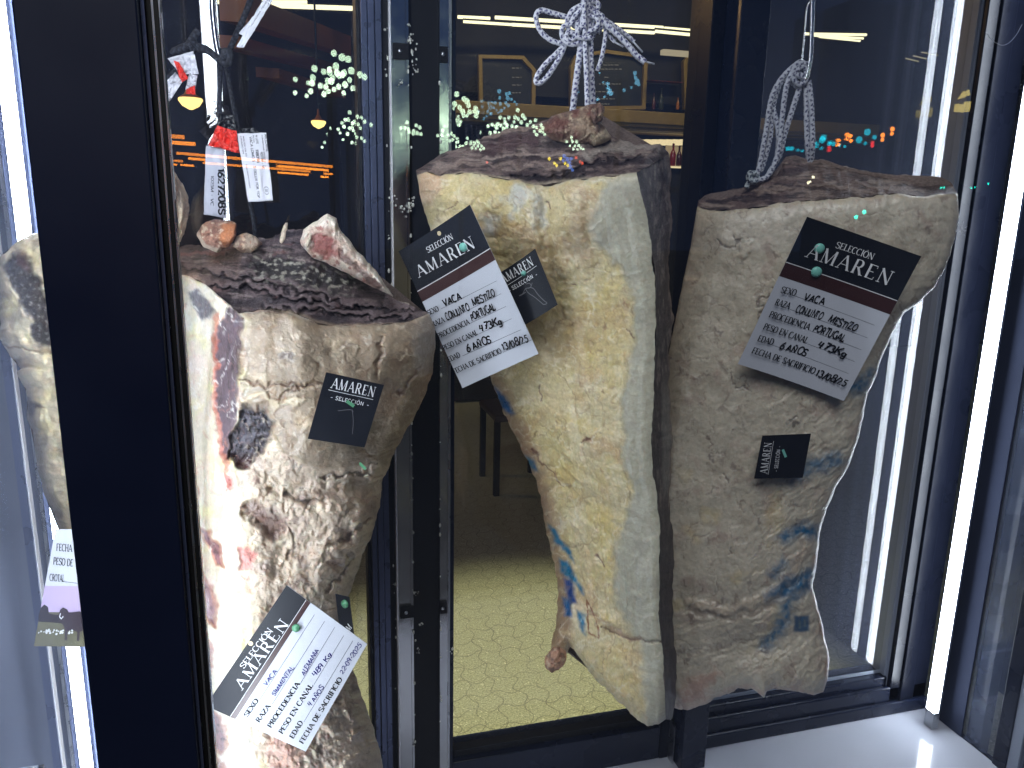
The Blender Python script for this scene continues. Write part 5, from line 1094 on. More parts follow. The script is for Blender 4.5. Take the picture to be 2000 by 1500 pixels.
hook('curved end of a steel hook at the right edge of the wide black post', PT, q8([(-40, 130), (30, 235), (95, 340), (128, 430), (110, 520), (50, 570)]), .0042, .0)
M['blackrope'] = meatmat('black_cord', .6, (900, .6), (1500, .4), 0, .4, .2, 700)
bk = empty('rope', tuple(PT.at(430, 110, 0)), 'black braided rope knotted on the thick hook and running down to the left beef', 'rope')
lst = []
for pts, r in (([(700, -60), (660, 60), (610, 180), (565, 280), (535, 350)], .0040), ([(530, 350, .01), (500, 390, .012), (540, 405, .014), (555, 340, .012), (515, 330, .008), (505, 400, .004)], .0042), ([(510, 390), (450, 350), (400, 310), (340, 290), (320, 260)], .0040), ([(352, 195), (320, 235), (280, 300), (250, 320), (190, 330)], .0050), ([(330, 330), (290, 290), (210, 320), (185, 345)], .0045), ([(345, 310), (420, 330), (480, 380)], .0042)):
    cord(lst, PT, q8(pts), r, .006, white=(26, 27, 34), blue=(60, 62, 72))
cordbuild('knot', lst, M['blackrope'], bk)
lst = []; cord(lst, PT, q8([(520, 390), (545, 520), (575, 680), (605, 830), (640, 1050), (672, 1260), (700, 1400), (712, 1500)]), .0029, .0, white=(22, 23, 28), blue=(56, 58, 66)); cordbuild('hanging_strand', lst, M['blackrope'], bk)
lst = []; cord(lst, PT, q8([(480, 380), (485, 520), (484, 650), (490, 760), (500, 830)]), .0034, -.012, white=(30, 32, 42), blue=(64, 66, 78)); cordbuild('hanging_strand', lst, M['blackrope'], bk)
lst = []; cord(lst, PT, q8([(215, 440), (170, 490), (120, 545)]), .0036, -.006, white=(30, 32, 42), blue=(64, 66, 78)); cordbuild('loose_end', lst, M['blackrope'], bk)

def plastic(name, rough=.35):
    return simple(name, (206, 206, 214), rough, 0, .5, .08, 40)
M['tagwhite'] = plastic('white_plastic_film'); M['tagred'] = simple('red_plastic_film', (206, 44, 30), .35, 0, .5, .15, 60)
def film(name, plane, quad, w, mat, parent, amp=.004, nu=26, nv=34, seed=0, freq=1.0, th=.0004):
    (a, b, c, d) = [np.array(q, float) for q in quad]; X, Y, S, T = coons([a, b], [d, c], [a, d], [b, c], nu, nv, 1.2, seed)
    z_ = amp*(ridged(X/30*freq, Y/30*freq, 3, seed)+.8*fbm(X/12*freq, Y/12*freq, 3, seed+3)); P = plane.at(X, Y, w+z_)
    o = link(name, gridmesh(P, None), mat, parent); s_ = o.modifiers.new('thickness', 'SOLIDIFY'); s_.thickness = th; return o, (lambda u, v, h: plane.at((a[0]*(1-u)+b[0]*u)*(1-v)+(d[0]*(1-u)+c[0]*u)*v, (a[1]*(1-u)+b[1]*u)*(1-v)+(d[1]*(1-u)+c[1]*u)*v, w+h))
def tagtext(Lt, g, txt, u0, v0, u1, v1, cap, h, thick=.16, **kw):
    """print along (u0,v0)->(u1,v1) in tag coordinates, cap = height in u/v units across"""
    du, dv = u1-u0, v1-v0; L_ = math.hypot(du, dv); nx, ny = dv/L_, -du/L_
    Lt.text(txt, lambda X, Y, hh: g(u0+du*X+nx*Y*cap, v0+dv*X+ny*Y*cap, h+hh), 0, style='pen', thick=thick, **kw)
t1 = empty('plastic_tag', tuple(PT.at(370, 105, 0)), 'crumpled white and red plastic tag wound on the black rope', 'tag', 'plastic tags above the left beef')
film('white_film', PT, q8([(150, 372), (320, 325), (352, 470), (235, 470)]), .016, M['tagwhite'], t1, .007, seed=3, freq=1.4)
film('red_film', PT, q8([(192, 385), (225, 395), (285, 500), (245, 525)]), .026, M['tagred'], t1, .005, seed=5, freq=1.4)
film('white_film', PT, q8([(205, 460), (248, 520), (140, 690), (58, 598)]), .014, M['tagwhite'], t1, .007, seed=7, freq=1.2)
film('white_film', PT, q8([(290, 470), (345, 480), (330, 560), (268, 570)]), .014, M['tagwhite'], t1, .006, seed=8, freq=1.4)
film('red_film', PT, q8([(278, 565), (326, 545), (334, 605), (272, 595)]), .020, M['tagred'], t1, .004, seed=9, freq=1.4)
t2 = empty('plastic_tag', tuple(PT.at(500, 20, 0)), 'twisted white tag with small print at the top beside the black rope', 'tag', 'plastic tags above the left beef')
o, g = film('white_film', PT, q8([(785, -40), (850, -40), (640, 300), (590, 300)]), .012, M['tagwhite'], t2, .003, seed=11)
film('white_film', PT, q8([(690, 110), (735, 85), (660, 240), (608, 215)]), .010, M['tagwhite'], t2, .003, seed=12)
Lt = Letters(); tagtext(Lt, g, 'AURORA FEDERAL', .42, .62, .55, .02, .16, .0165, .14); Lt.mb.build('printed_lettering', M['print_black'], t2)
t3 = empty('plastic_tag', tuple(PT.at(430, 260, 0)), 'grey white plastic tag with a red fold on top and large figures down its side', 'tag', 'plastic tags above the left beef')
film('red_film', PT, q8([(472, 800), (592, 832), (612, 975), (412, 925)]), .016, M['tagred'], t3, .007, seed=13, freq=1.3)
o, g = film('white_film', PT, q8([(398, 925), (516, 945), (530, 1388), (384, 1366)]), .010, simple('grey_film', (176, 178, 190), .3, 0, .5, .06, 40), t3, .002, seed=15, freq=.5)
film('strip_film', PT, q8([(474, 720), (574, 735), (590, 832), (472, 805)]), .008, simple('black_film', (18, 18, 20), .25), t3, .004, seed=16)
Lt = Letters(); tagtext(Lt, g, '1627208S', .64, .30, .66, .97, .30, .0135, .22, jitter=.05); tagtext(Lt, g, '1025M - VC', .30, .42, .30, .86, .13, .0135, .15); Lt.mb.build('printed_lettering', M['print_black'], t3)
t4 = empty('plastic_tag', tuple(PT.at(490, 262, 0)), 'white printed paper tag with fine text hanging on the thin black rope', 'tag', 'plastic tags above the left beef')
o, g = film('white_film', PT, q8([(596, 850), (782, 845), (826, 1276), (668, 1286)]), .016, M['tagwhite'], t4, .0014, seed=17, freq=.4)
film('strip_film', PT, q8([(618, 818), (700, 812), (745, 846), (640, 850)]), .012, simple('black_film', (18, 18, 20), .25), t4, .003, seed=18)
Lt = Letters()
for txt, u, v0, v1, cap, th in (('ARCECARNE', .93, .02, .28, .11, .16), ('VACA LOMO S - S DELUX FOR TOP', .40, .05, .95, .09, .17), ('4025M - VC', .72, .28, .54, .09, .2), ('118096', .56, .24, .44, .10, .2), ('N LOTE', .62, .03, .16, .07, .18), ('FECHA', .52, .03, .14, .05, .16), ('CONSERVAR ENTRE 0 - 4', .83, .03, .50, .045, .18), ('NACIDO EN ES', .18, .04, .34, .05, .16), ('CRIADO EN', .09, .04, .30, .05, .16), ('SACRIFICADO', .13, .45, .80, .05, .16)):
    tagtext(Lt, g, txt, u, v0, u, v1, cap, .0190, th)
Lt.ribbon([(.78+.10*math.cos(a), .85+.055*math.sin(a)) for a in np.linspace(0, 2*math.pi, 26)], .008, lambda X, Y, h: g(X, Y, h), .019)
for v in (.835, .85, .865): Lt.ribbon([(.72, v), (.78, v), (.84, v)], .006, lambda X, Y, h: g(X, Y, h), .019)
Lt.mb.build('printed_lettering', M['print_black'], t4)

# ------------------------------------------------------------------ restaurant behind the glass
def struct(o): return tag(o, kind='structure')
mfl, nt, b = newmat('terrazzo_floor'); Lk = nt.links.new
tc = N(nt, 'ShaderNodeTexCoord'); sp = N(nt, 'ShaderNodeSeparateXYZ'); Lk(tc.outputs['Object'], sp.inputs[0])
def mth(op, a, b_=None):
    n = N(nt, 'ShaderNodeMath', operation=op)
    for i, q in enumerate((a, b_)):
        if q is None: continue
        if isinstance(q, (int, float)): n.inputs[i].default_value = q
        else: Lk(q, n.inputs[i])
    return n.outputs[0]
CELL = .082
nw = N(nt, 'ShaderNodeTexNoise', Scale=9.0, Detail=2.0); Lk(tc.outputs['Object'], nw.inputs['Vector'])
def wavy(A, Bc, off):
    A = mth('ADD', A, mth('MULTIPLY', nw.outputs['Fac'], .045))
    s = mth('MULTIPLY', mth('SINE', mth('MULTIPLY', Bc, 1.55*math.pi/CELL)), CELL*.15)
    d = mth('ABSOLUTE', mth('SUBTRACT', mth('FRACT', mth('DIVIDE', mth('ADD', mth('ADD', A, s), off), CELL)), .5))
    return mth('LESS_THAN', d, .024)
grid = mth('MAXIMUM', wavy(sp.outputs['X'], sp.outputs['Y'], 10.0), wavy(sp.outputs['Y'], sp.outputs['X'], 10.0))
n3 = N(nt, 'ShaderNodeTexNoise', Scale=5.0, Detail=4.0); Lk(tc.outputs['Object'], n3.inputs['Vector'])
n1 = N(nt, 'ShaderNodeTexVoronoi', Scale=210.0); Lk(tc.outputs['Object'], n1.inputs['Vector'])
n2 = N(nt, 'ShaderNodeTexNoise', Scale=160.0, Detail=5.0, Roughness=.7); Lk(tc.outputs['Object'], n2.inputs['Vector'])
rp_ = N(nt, 'ShaderNodeValToRGB'); rp_.color_ramp.elements[0].position = .36; rp_.color_ramp.elements[1].position = .66
rp_.color_ramp.elements[0].color = (*lin((126, 126, 96)), 1); rp_.color_ramp.elements[1].color = (*lin((208, 207, 172)), 1); Lk(n2.outputs['Fac'], rp_.inputs[0])
chip = N(nt, 'ShaderNodeMix', data_type='RGBA'); Lk(mth('GREATER_THAN', n1.outputs['Color'], .90), chip.inputs[0]); Lk(rp_.outputs[0], chip.inputs[6]); chip.inputs[7].default_value = (*lin((228, 224, 190)), 1)
gm = N(nt, 'ShaderNodeMix', data_type='RGBA'); Lk(mth('MULTIPLY', grid, mth('MULTIPLY', mth('ADD', n3.outputs['Fac'], .1), .9)), gm.inputs[0]); Lk(chip.outputs[2], gm.inputs[6]); gm.inputs[7].default_value = (*lin((74, 70, 52)), 1)
Lk(gm.outputs[2], b.inputs['Base Color']); b.inputs['Roughness'].default_value = .32
struct(MB().box(-6, 9, 1.56, 8.5, -.06, 0).build('floor', mfl))
M['wall'] = simple('dark_wall', (15, 15, 14), .7, 0, .3, .3, 3)
M['ceil'] = simple('dark_ceiling', (18, 17, 15), .7, 0, .3, .3, 2)
wl = MB().box(-6, 9, 8.0, 8.1, 0, 4.2).build('wall', M['wall']); tag(wl, 'dark rear wall of the bar far behind the glass doors', 'wall')
wl = MB().box(-6.1, -6, 1.56, 8, 0, 4.2).build('wall', M['wall']); tag(wl, 'dark side wall of the bar at far left', 'wall')
wl = MB().box(9, 9.1, -4, 8, 0, 4.2).build('wall', M['wall']); tag(wl, 'dark side wall far right beyond the glass side', 'wall')
wl = MB().box(2.3, 2.4, .78, 1.9, 0, 4.2).build('wall', M['navy_haze']); tag(wl, 'added dark blue backdrop wall just beyond the glass side wall', 'wall')  # added backdrop so reflections show in the side glass
struct(MB().box(-6, 9, 1.56, 8.1, 4.1, 4.2).build('ceiling', M['ceil']))
struct(MB().box(-30, 30, -30, .69, -.12, -.02).build('pavement', simple('paving', (62, 60, 58), .7, 0, .3, .2, 3)))
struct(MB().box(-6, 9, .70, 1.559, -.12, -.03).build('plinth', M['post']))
# fluorescent bars on the ceiling
M['tube'] = emit('warm_tube', (1.0, .93, .55), 1.5, False)
M['tube_dim'] = emit('warm_tube_dim', (1.0, .90, .50), .30, False)
def bars(rows, Y, label, dep=.03, mat=None):
    e = None
    for i, (x0, y0, x1, y1, t) in enumerate(rows):
        A, B = atY(x0, y0, Y), atY(x1, y1, Y); rr = t/2/1541*Y
        if e is None: e = empty('ceiling_light', tuple((A+B)/2+[0, 0, .03]), label, 'ceiling light', 'ceiling tube lights')
        MB().tube([A, A*.5+B*.5, B], rr, 10).build('tube', mat or M['tube'], e, True)
        MB().tube([A+[0, .01, rr*1.6], B+[0, .01, rr*1.6]], rr*.9, 6).build('housing', M['black'], e)
bars([(894, 33, 957, 36, 6), (967, 34, 1295, 54, 6.5), (1298, 55, 1367, 61, 6)], 6.0, 'upper row of warm light tubes seen right behind the bow of the cord')
bars([(905, 42, 1000, 48, 5), (1000, 48, 1278, 64, 6), (1280, 61, 1352, 68, 6)], 5.4, 'lower row of warm light tubes behind the bow of the cord')
bars([(425, 4, 600, 4, 6), (455, 8, 706, 17, 8)], 5.0, 'warm light tubes at the top left above the black rope')
bars([(1571, 66, 1692, 68, 5.5), (1586, 69, 1686, 75, 4.5), (1600, 72, 1680, 80, 4)], 6.0, 'three warm light tubes right of the slim hook')
bars([(1800, 102, 1832, 108, 2.5), (1784, 109, 1810, 115, 2.5), (1769, 114, 1794, 120, 2.5)], 6.4, 'three short faint tubes near the right lamp strip', mat=M['tube_dim'])
def ceil_lamp(name, x, y, Y, power, col, size=.5):
    pass
# spot added to light the tiled floor behind the doors, no fitting modelled
sl = bpy.data.lights.new('floor_spot', 'SPOT'); sl.energy = 520; sl.color = (1.0, .98, .68); sl.spot_size = math.radians(34); sl.spot_blend = .65; sl.shadow_soft_size = .06
so = bpy.data.objects.new('floor_spot', sl); COL.objects.link(so); so.location = (.60, 1.75, 4.0); so.rotation_euler = (Vector((.75, 2.05, 0))-Vector(so.location)).to_track_quat('-Z', 'Y').to_euler()
al = bpy.data.lights.new('board_fill_light', 'AREA'); al.shape = 'RECTANGLE'; al.size = 3.0; al.size_y = .3; al.energy = 11; al.spread = math.radians(70); al.color = (1, .86, .55)  # added fill aimed at the menu boards, has no visible fitting
ao = bpy.data.objects.new('board_fill_light', al); COL.objects.link(ao); ao.location = (2.3, 4.6, 4.05); ao.rotation_euler = (Vector((2.4, 6.2, 2.6))-Vector(ao.location)).to_track_quat('-Z', 'Y').to_euler()
# menu boards
M['gold'] = simple('gold_frame', (128, 108, 60), .45, .3, .5, .2, 30); M['board'] = simple('chalk_board', (18, 24, 30), .5, 0, .4, .4, 6)
M['chalk'] = simple('chalk', (120, 120, 116), .8)
M['glow'] = emit('menu_glow', (.55, .42, .14), .05, False)
def board(outer, t, Y, label, lines):
    cx = sum(p[0] for p in outer)/len(outer); cy = sum(p[1] for p in outer)/len(outer)
    P = [np.array(p, float) for p in outer]; n = len(P); inn = []
    for i in range(n):
        a, b_, c = P[i-1], P[i], P[(i+1) % n]; d1 = (b_-a)/np.linalg.norm(b_-a); d2 = (c-b_)/np.linalg.norm(c-b_)
        n1_, n2_ = np.array([-d1[1], d1[0]]), np.array([-d2[1], d2[0]]); m = n1_+n2_; inn.append(b_+m/(m @ m)*2*t if True else b_)
    e = empty('menu_board', tuple(atY(cx, max(p[1] for p in outer), Y)), label, 'menu board', 'framed menu boards over the bar')
    bb = MB(); r = np.array([atY(*p, Y) for p in inn]); bb.prism(r, (0, .02, 0)); bb.build('panel', M['board'], e)
    mb = MB()
    for i in range(n):
        j = (i+1) % n; q = [atY(*P[i], Y), atY(*P[j], Y), atY(*inn[j], Y), atY(*inn[i], Y)]
        mb.hexa(np.array([p-[0, .03, 0] for p in q]+[p+[0, .019, 0] for p in q]))
    mb.build('frame', M['gold'], e)
    lb = MB(); rs = random.Random(len(label))
    for (x0, x1, y) in lines:
        x = x0
        while x < x1:
            w = rs.uniform(3, 8); a = atY(x, y, Y); c = atY(min(x+w, x1), y+2.2, Y); lb.box(a[0], c[0], Y-.004, Y-.001, c[2], a[2]); x += w+rs.uniform(1.5, 3)
    if lines: lb.build('chalk_writing', M['chalk'], e)
YBar = 6.2
board([(935, 221), (933, 108), (1021, 110), (1045, 137), (1043, 222)], 7, YBar, 'gold framed menu board with one cut corner left of the bow', [(1000, 1018, y) for y in (132, 150, 165, 180, 206)])
board([(1112, 216), (1112, 130), (1122, 108), (1180, 98), (1240, 106), (1262, 124), (1258, 214)], 7, YBar, 'dark menu board with faint chalk lines between cord strands and loose ends', [(1178, 1208, 126), (1165, 1215, 134), (1180, 1190, 150), (1170, 1212, 163), (1160, 1200, 178), (1165, 1200, 192), (1165, 1190, 202)])
board([(1334, 214), (1332, 120), (1352, 100), (1420, 70), (1470, 80), (1470, 214)], 7, YBar, 'menu board cut off by the black post at right of the middle door', [(1358, 1372, y) for y in (140, 155, 168, 180, 195)])
g = MB()
for y0, y1, dy in ((222, 228, .05), (229, 234, .03), (235, 239, .0)):
    a, c = atY(880, y0, YBar-.1), atY(1420, y1, YBar-.1); g.box(a[0], c[0]+1.5, YBar-.1-dy, YBar+.1, c[2], a[2])
o = g.build('cornice', M['gold'], None, bevel=.004); tag(o, 'gold ledge running under the menu boards', 'ledge')
# dark soffit behind boards, shelf with bottles
bbq = empty('back_bar', tuple(atY(1270, 340, YBar)), 'lit back bar with shelf and glowing panels right of the knuckle bone', 'back bar')
a, c = atY(800, -60, YBar+.06), atY(1600, 222, YBar+.06); MB().box(a[0], c[0], YBar+.06, YBar+.3, c[2], a[2]).build('soffit_panel', M['wall'], bbq)
M['strip_warm'] = emit('bar_strip', (1.0, .88, .58), 1.6, False); M['panel_warm'] = emit('bar_panel', (1.0, .82, .45), .75, False); M['panel_dim'] = emit('bar_panel_dim', (1.0, .75, .4), .25, False)
st = MB(); rs = np.random.RandomState(9)
for i in range(34):
    x = 1168+i*6.1+rs.uniform(-1, 1); p = atY(x, 248+rs.uniform(-1.6, 1.6), YBar); st.sphere(p, rs.uniform(.010, .017), 8, 5, (1.3, .8, .75))
st.build('lamp_row', M['strip_warm'], bbq, True)
a, c = atY(1165, 254, YBar+.02), atY(1372, 258, YBar); MB().box(a[0], c[0], YBar-.05, YBar+.2, c[2], a[2]).build('shelf', M['gold'], bbq)
a, c = atY(1192, 276, YBar+.1), atY(1372, 284, YBar+.1); pm = MB()
for i in range(13):
    x0 = 1195+i*13.4; a, c = atY(x0, 272, YBar+.12), atY(x0+11.2, 284, YBar+.12); pm.box(a[0], c[0], YBar+.12, YBar+.14, c[2], a[2])
pm.build('light_panel', M['panel_warm'], bbq)
a, c = atY(1302, 284, YBar+.12), atY(1370, 328, YBar+.12); MB().box(a[0], c[0], YBar+.12, YBar+.14, c[2], a[2]-.002).build('light_panel', M['panel_dim'], bbq)
a, c = atY(1300, 325, YBar), atY(1372, 329, YBar); MB().box(a[0], c[0], YBar-.05, YBar+.1, c[2], a[2]).build('shelf', M['panel_warm'], bbq)
a, c = atY(1150, 335, YBar), atY(1372, 520, YBar); MB().box(a[0]-2, c[0]+1, YBar-.02, YBar+.3, .02, a[2]).build('counter_front', M['wall'], bbq)
def bottle_mesh():
    return MB().lathe((0, 0, 0), [(.034, 0), (.038, .01), (.038, .14), (.030, .17), (.014, .20), (.013, .26), (.016, .262), (.016, .275), (.010, .277)], 14).mesh(True)
bm_ = bottle_mesh()
bcol = [(120, 24, 18), (60, 20, 14), (150, 90, 24), (110, 30, 20), (168, 176, 150), (190, 200, 176), (40, 46, 30), (176, 120, 40)]
def bottle(x, yb, yt, k, label, Y=YBar-.02):
    p, t = atY(x, yb, Y), atY(x, yt, Y); me = bm_.copy(); o = bpy.data.objects.new('bottle', me); COL.objects.link(o)
    o.location = tuple(p); s_ = (t[2]-p[2])/.277; o.scale = (s_, s_, s_)
    me.materials.append(simple('bottle_glass_%d' % k, bcol[k], .12, 0, .6)); tag(o, label, 'bottle', 'bottles on the back bar')
for x, yb, yt, k, lb_ in ((1313, 324, 280, 0, 'red bottle at left end of the lit back bar shelf'), (1325, 324, 284, 1, 'dark bottle second from left on the lit shelf'), (1337, 324, 282, 3, 'brownish red bottle at the middle of the lit shelf'), (1348, 324, 276, 2, 'amber bottle right of the middle on the lit shelf'), (1358, 324, 280, 7, 'golden bottle at the right end of the lit shelf'), (1276, 214, 182, 1, 'dark bottle on the upper shelf beside the menu board'), (1290, 214, 172, 6, 'tall dark bottle on the upper shelf beside the menu board'), (1323, 214, 190, 2, 'short amber bottle next to the right menu board')):
    bottle(x, yb, yt, k, lb_)
a, c = atY(1266, 158, YBar-.02), atY(1331, 162, YBar-.02); o = MB().box(a[0], c[0], YBar-.06, YBar+.05, c[2], a[2]).build('shelf', simple('red_shelf', (120, 48, 32), .5)); tag(o, 'thin reddish shelf between two menu boards', 'shelf')
a, c = atY(1290, 98, YBar-.3), atY(1350, 118, YBar-.3); o = MB().box(a[0], c[0], YBar-.35, YBar-.3, c[2]+.02, a[2]).build('lit_fascia', emit('fascia', (.9, .78, .5), .35, False)); tag(o, 'dimly glowing cream fascia above the bottles at right', 'fascia')
# left: beams and pendant lamps
M['wood'] = simple('beam_wood', (150, 88, 40), .5, 0, .4, .35, 7)
def beam(px, wd, Y0, Y1, label):
    (x0, y0), (x1, y1) = px; A, B = atY(x0, y0, Y0), atY(x1, y1, Y1); d = B-A; h = wd
    o = MB().hexa(np.array([A+[0, 0, h], A+[.12, 0, h], A+[.12, 0, 0], A, B+[0, 0, h], B+[.12, 0, h], B+[.12, 0, 0], B])).build('wooden_beam', M['wood']); tag(o, label, 'beam', 'ceiling beams of the bar')
beam(((430, 40), (650, 106)), .12, 4.0, 5.6, 'long orange lit ceiling beam sloping down above the white tag')
beam(((420, 92), (620, 140)), .06, 4.4, 5.8, 'thin dim ceiling beam below the orange lit beam')
beam(((500, 150), (640, 190)), .05, 4.6, 5.8, 'lowest dim ceiling beam left of the steel jamb')
M['bowl'] = emit('lamp_bowl', (1.0, .74, .22), 1.7, False)
def pendant(x, y, Y, r, label):
    p = atY(x, y, Y); e = empty('pendant_lamp', tuple(p), label, 'pendant lamp', 'pendant lamps of the bar')
    MB().lathe(p, [(r*.15, -r*.75), (r*.7, -r*.45), (r, .0), (r*.96, .01), (.001, .012)], 20).build('bowl', M['bowl'], e, True)
    MB().lathe(p, [(r*.9, .014), (r*.5, r*.5), (r*.16, r*1.1), (r*.12, r*1.9)], 16).build('cap', M['wood'], e, True)
    MB().tube([p+[0, 0, r*1.8], p*[1, 1, 0]+[0, 0, 4.1]], .006, 6).build('cord', M['black'], e)
pendant(372, 196, 4.6, .062, 'warm yellow bowl lamp beside the lower white tag')
pendant(622, 240, 4.8, .042, 'warm yellow bowl lamp with orange cap near the steel jamb')
bl_ = bpy.data.lights.new('bar_light', 'POINT'); bl_.energy = 30; bl_.color = (1, .62, .25); bl_.shadow_soft_size = .1
bo = bpy.data.objects.new('bar_light', bl_); COL.objects.link(bo); bo.location = (-1.6, 5.0, 3.1)
# chair behind the middle door
p = atY(1000, 905, 4.2); ch = empty('chair', (float(p[0]), 4.2, 0), 'dark chair with brown seat dimly seen behind the middle beef', 'chair')
x0 = float(p[0])
MB().box(x0-.16, x0+.20, 4.0, 4.4, .44, .48).build('seat', simple('chair_seat', (40, 20, 12), .5), ch, bevel=.01)
for sx in (-.14, .17):
    for sy in (4.03, 4.37): MB().box(x0+sx-.016, x0+sx+.016, sy-.016, sy+.016, 0, .44).build('leg', M['black'], ch)
MB().box(x0-.16, x0+.20, 4.38, 4.42, .60, .92).build('backrest', M['black'], ch, bevel=.01)
M['ember'] = emit('ember', (1.0, .42, .08), .8, False)
for i, (x0_, y0_, x1_, y1_) in enumerate(((1302, 752, 1317, 758),)):
    a, c = atY(x0_, y0_, 5.2), atY(x1_, y1_, 5.2); o = MB().box(a[0], c[0], 5.2, 5.24, c[2], a[2]).build('small_lamp', M['ember']); tag(o, 'small glowing yellow light in the gap between middle and right beef', 'lamp')
tb = empty('table', tuple(atZ(1310, 1000, .0)), 'brown table seen in the gap between middle and right beef', 'table'); p = atZ(1310, 860, .75)
MB().box(p[0]-.35, p[0]+.35, p[1]-.3, p[1]+.3, .72, .75).build('tabletop', simple('table_top', (120, 52, 26), .4), tb); MB().tube([(p[0], p[1], 0), (p[0], p[1], .72)], .03, 10).build('leg', M['black'], tb)

# ------------------------------------------------------------------ the street behind the photographer, seen mirrored in the front glass
KE = 11.0
M['globe'] = emit('lantern_globe', (.62, .86, .60), KE*1.05, False); M['globe_blue'] = emit('blue_bulb', (.16, .50, .75), KE*.5, False)
M['neon'] = emit('orange_neon', (1.0, .30, .03), KE*.8, False); M['yellow_b'] = emit('yellow_bulb', (1.0, .8, .03), KE*.9, False); M['red_b'] = emit('red_bulb', (1.0, .12, .05), KE*.7, False); M['blue_b'] = emit('blue_lamp', (.12, .28, .9), KE*.5, False)
M['teal'] = emit('teal_signal', (.0, .28, .36), KE*1.0, False); M['teal_hot'] = emit('green_signal', (.0, .9, .62), KE*1.2, False); M['redman'] = emit('red_signal', (1.0, .24, .02), KE*1.5, False); M['reddim'] = emit('red_signal_dim', (.75, .03, .03), KE*.8, False); M['cream_b'] = emit('cream_bulb', (1, .95, .6), KE*1.3, False)
def cluster(label, pts, Y, mat, name='street_lantern', cat='street lamp', grp='street lanterns mirrored in the glass', pole=True, part='globe'):
    P = [virt(x, y, Y) for x, y, r in pts]; c = np.mean(P, axis=0); e = empty(name, (c[0], c[1], 0), label, cat, grp)
    mb = MB()
    for p, (x, y, r) in zip(P, pts):
        R_ = r/1541*Y*.86; mb.sphere(p, R_, 12, 8, (.9, .9, 1.0))
    mb.build(part, mat, e, True)
    if pole: MB().tube([(c[0], c[1]-.35, -.02), (c[0], c[1]-.35, c[2]+.1)], .05, 8).build('pole', M['black'], e)
def scatter(seed, poly, n, r0, r1, dmin):
    rs = np.random.RandomState(seed); out = []; xs = [p[0] for p in poly]; ys = [p[1] for p in poly]; t = 0
    while len(out) < n and t < 6000:
        t += 1; x, y = rs.uniform(min(xs), max(xs)), rs.uniform(min(ys), max(ys))
        if inside(np.array([x]), np.array([y]), poly)[0] and all(math.hypot(x-a, y-b_) > dmin for a, b_, _ in out): out.append((x, y, rs.uniform(r0, r1)))
    return out
cluster('largest cluster of pale green lanterns mirrored near the grey stile', [(652, 104, 7), (668, 112, 8), (680, 116, 7.5), (577, 155, 5.5), (602, 162, 5), (614, 134, 7.5), (632, 140, 6.5), (644, 142, 6.5), (656, 130, 8), (611, 152, 7), (640, 158, 7), (662, 148, 6), (672, 142, 7), (686, 138, 8), (683, 156, 6), (703, 146, 7), (712, 150, 7), (650, 152, 6)], 13, M['globe'])
cluster('small dense lantern cluster left of the grey stile', [(668, 240, 4), (683, 220, 4.5), (698, 228, 4.5), (706, 230, 4), (680, 234, 4.5), (692, 238, 4.5), (700, 243, 4), (712, 238, 4.5), (725, 244, 4.5), (672, 248, 3.5), (688, 250, 4.5), (704, 250, 4), (646, 250, 3.5), (634, 278, 3.5), (678, 262, 3.5), (697, 268, 4), (706, 270, 4), (712, 276, 4)], 18, M['globe'])
cluster('short chain of tiny lanterns across the steel jamb', [(783, 250, 4), (791, 250, 4), (795, 239, 4.5), (798, 252, 4), (800, 258, 4), (808, 256, 4.5), (813, 245, 4.5), (820, 249, 4.5), (807, 261, 4.5), (815, 260, 4.5), (822, 262, 4)], 21, M['globe'])
cluster('big lantern cluster beside the left edge of the middle door', [(892, 184, 6.5), (888, 203, 6.5), (906, 193, 6), (912, 198, 7), (898, 210, 6), (904, 218, 7), (915, 206, 6), (917, 219, 6), (926, 218, 5), (929, 212, 6), (932, 220, 5.5), (905, 226, 5), (912, 226, 4.5), (930, 226, 6), (886, 212, 3.5)], 14, M['globe'])
ch1 = [(855, 265, 4), (863, 264, 4), (865, 255, 4), (876, 264, 4), (882, 261, 4), (887, 266, 4), (893, 271, 4), (878, 275, 4), (884, 273, 4), (897, 277, 3.5), (905, 279, 3.8), (913, 270, 4), (911, 279, 3.8), (920, 278, 4), (927, 280, 4), (932, 276, 3.5)]+scatter(4, [(918, 280), (932, 276), (946, 290), (938, 294), (922, 290)], 12, 3, 3.8, 5.5)
cluster('trailing lantern chain above the left shoulder of the middle beef', ch1, 22, M['globe'])
cluster('wide lantern group above the cut face of the middle beef', [(968, 247, 4.5), (978, 247, 4.5), (990, 248, 4.5), (985, 233, 4.5), (994, 230, 4.5), (1000, 246, 4.5), (1006, 229, 5), (1011, 215, 5), (1004, 238, 4), (1012, 232, 4.5), (1018, 239, 5), (1021, 226, 5), (1025, 231, 4.5), (1008, 248, 4), (1030, 244, 4.5), (1036, 238, 4.5), (1046, 235, 4.5), (1042, 247, 4.5), (1048, 249, 4), (1057, 244, 4.5), (1060, 250, 4.5), (1044, 257, 4), (1048, 263, 4.5), (1055, 256, 4.5), (1061, 258, 3.5), (1064, 263, 3.5)], 17, M['globe'])
cluster('little lantern group over the middle of the cut face of the middle beef', [(1107, 277, 3.5), (1116, 268, 3.5), (1118, 277, 3.5), (1126, 277, 4), (1113, 285, 3.5), (1123, 285, 3.5), (1130, 284, 4), (1120, 291, 3.5), (1134, 289, 3.5), (1139, 291, 3.5), (1128, 292, 3), (1117, 274, 3)], 22, M['globe'])
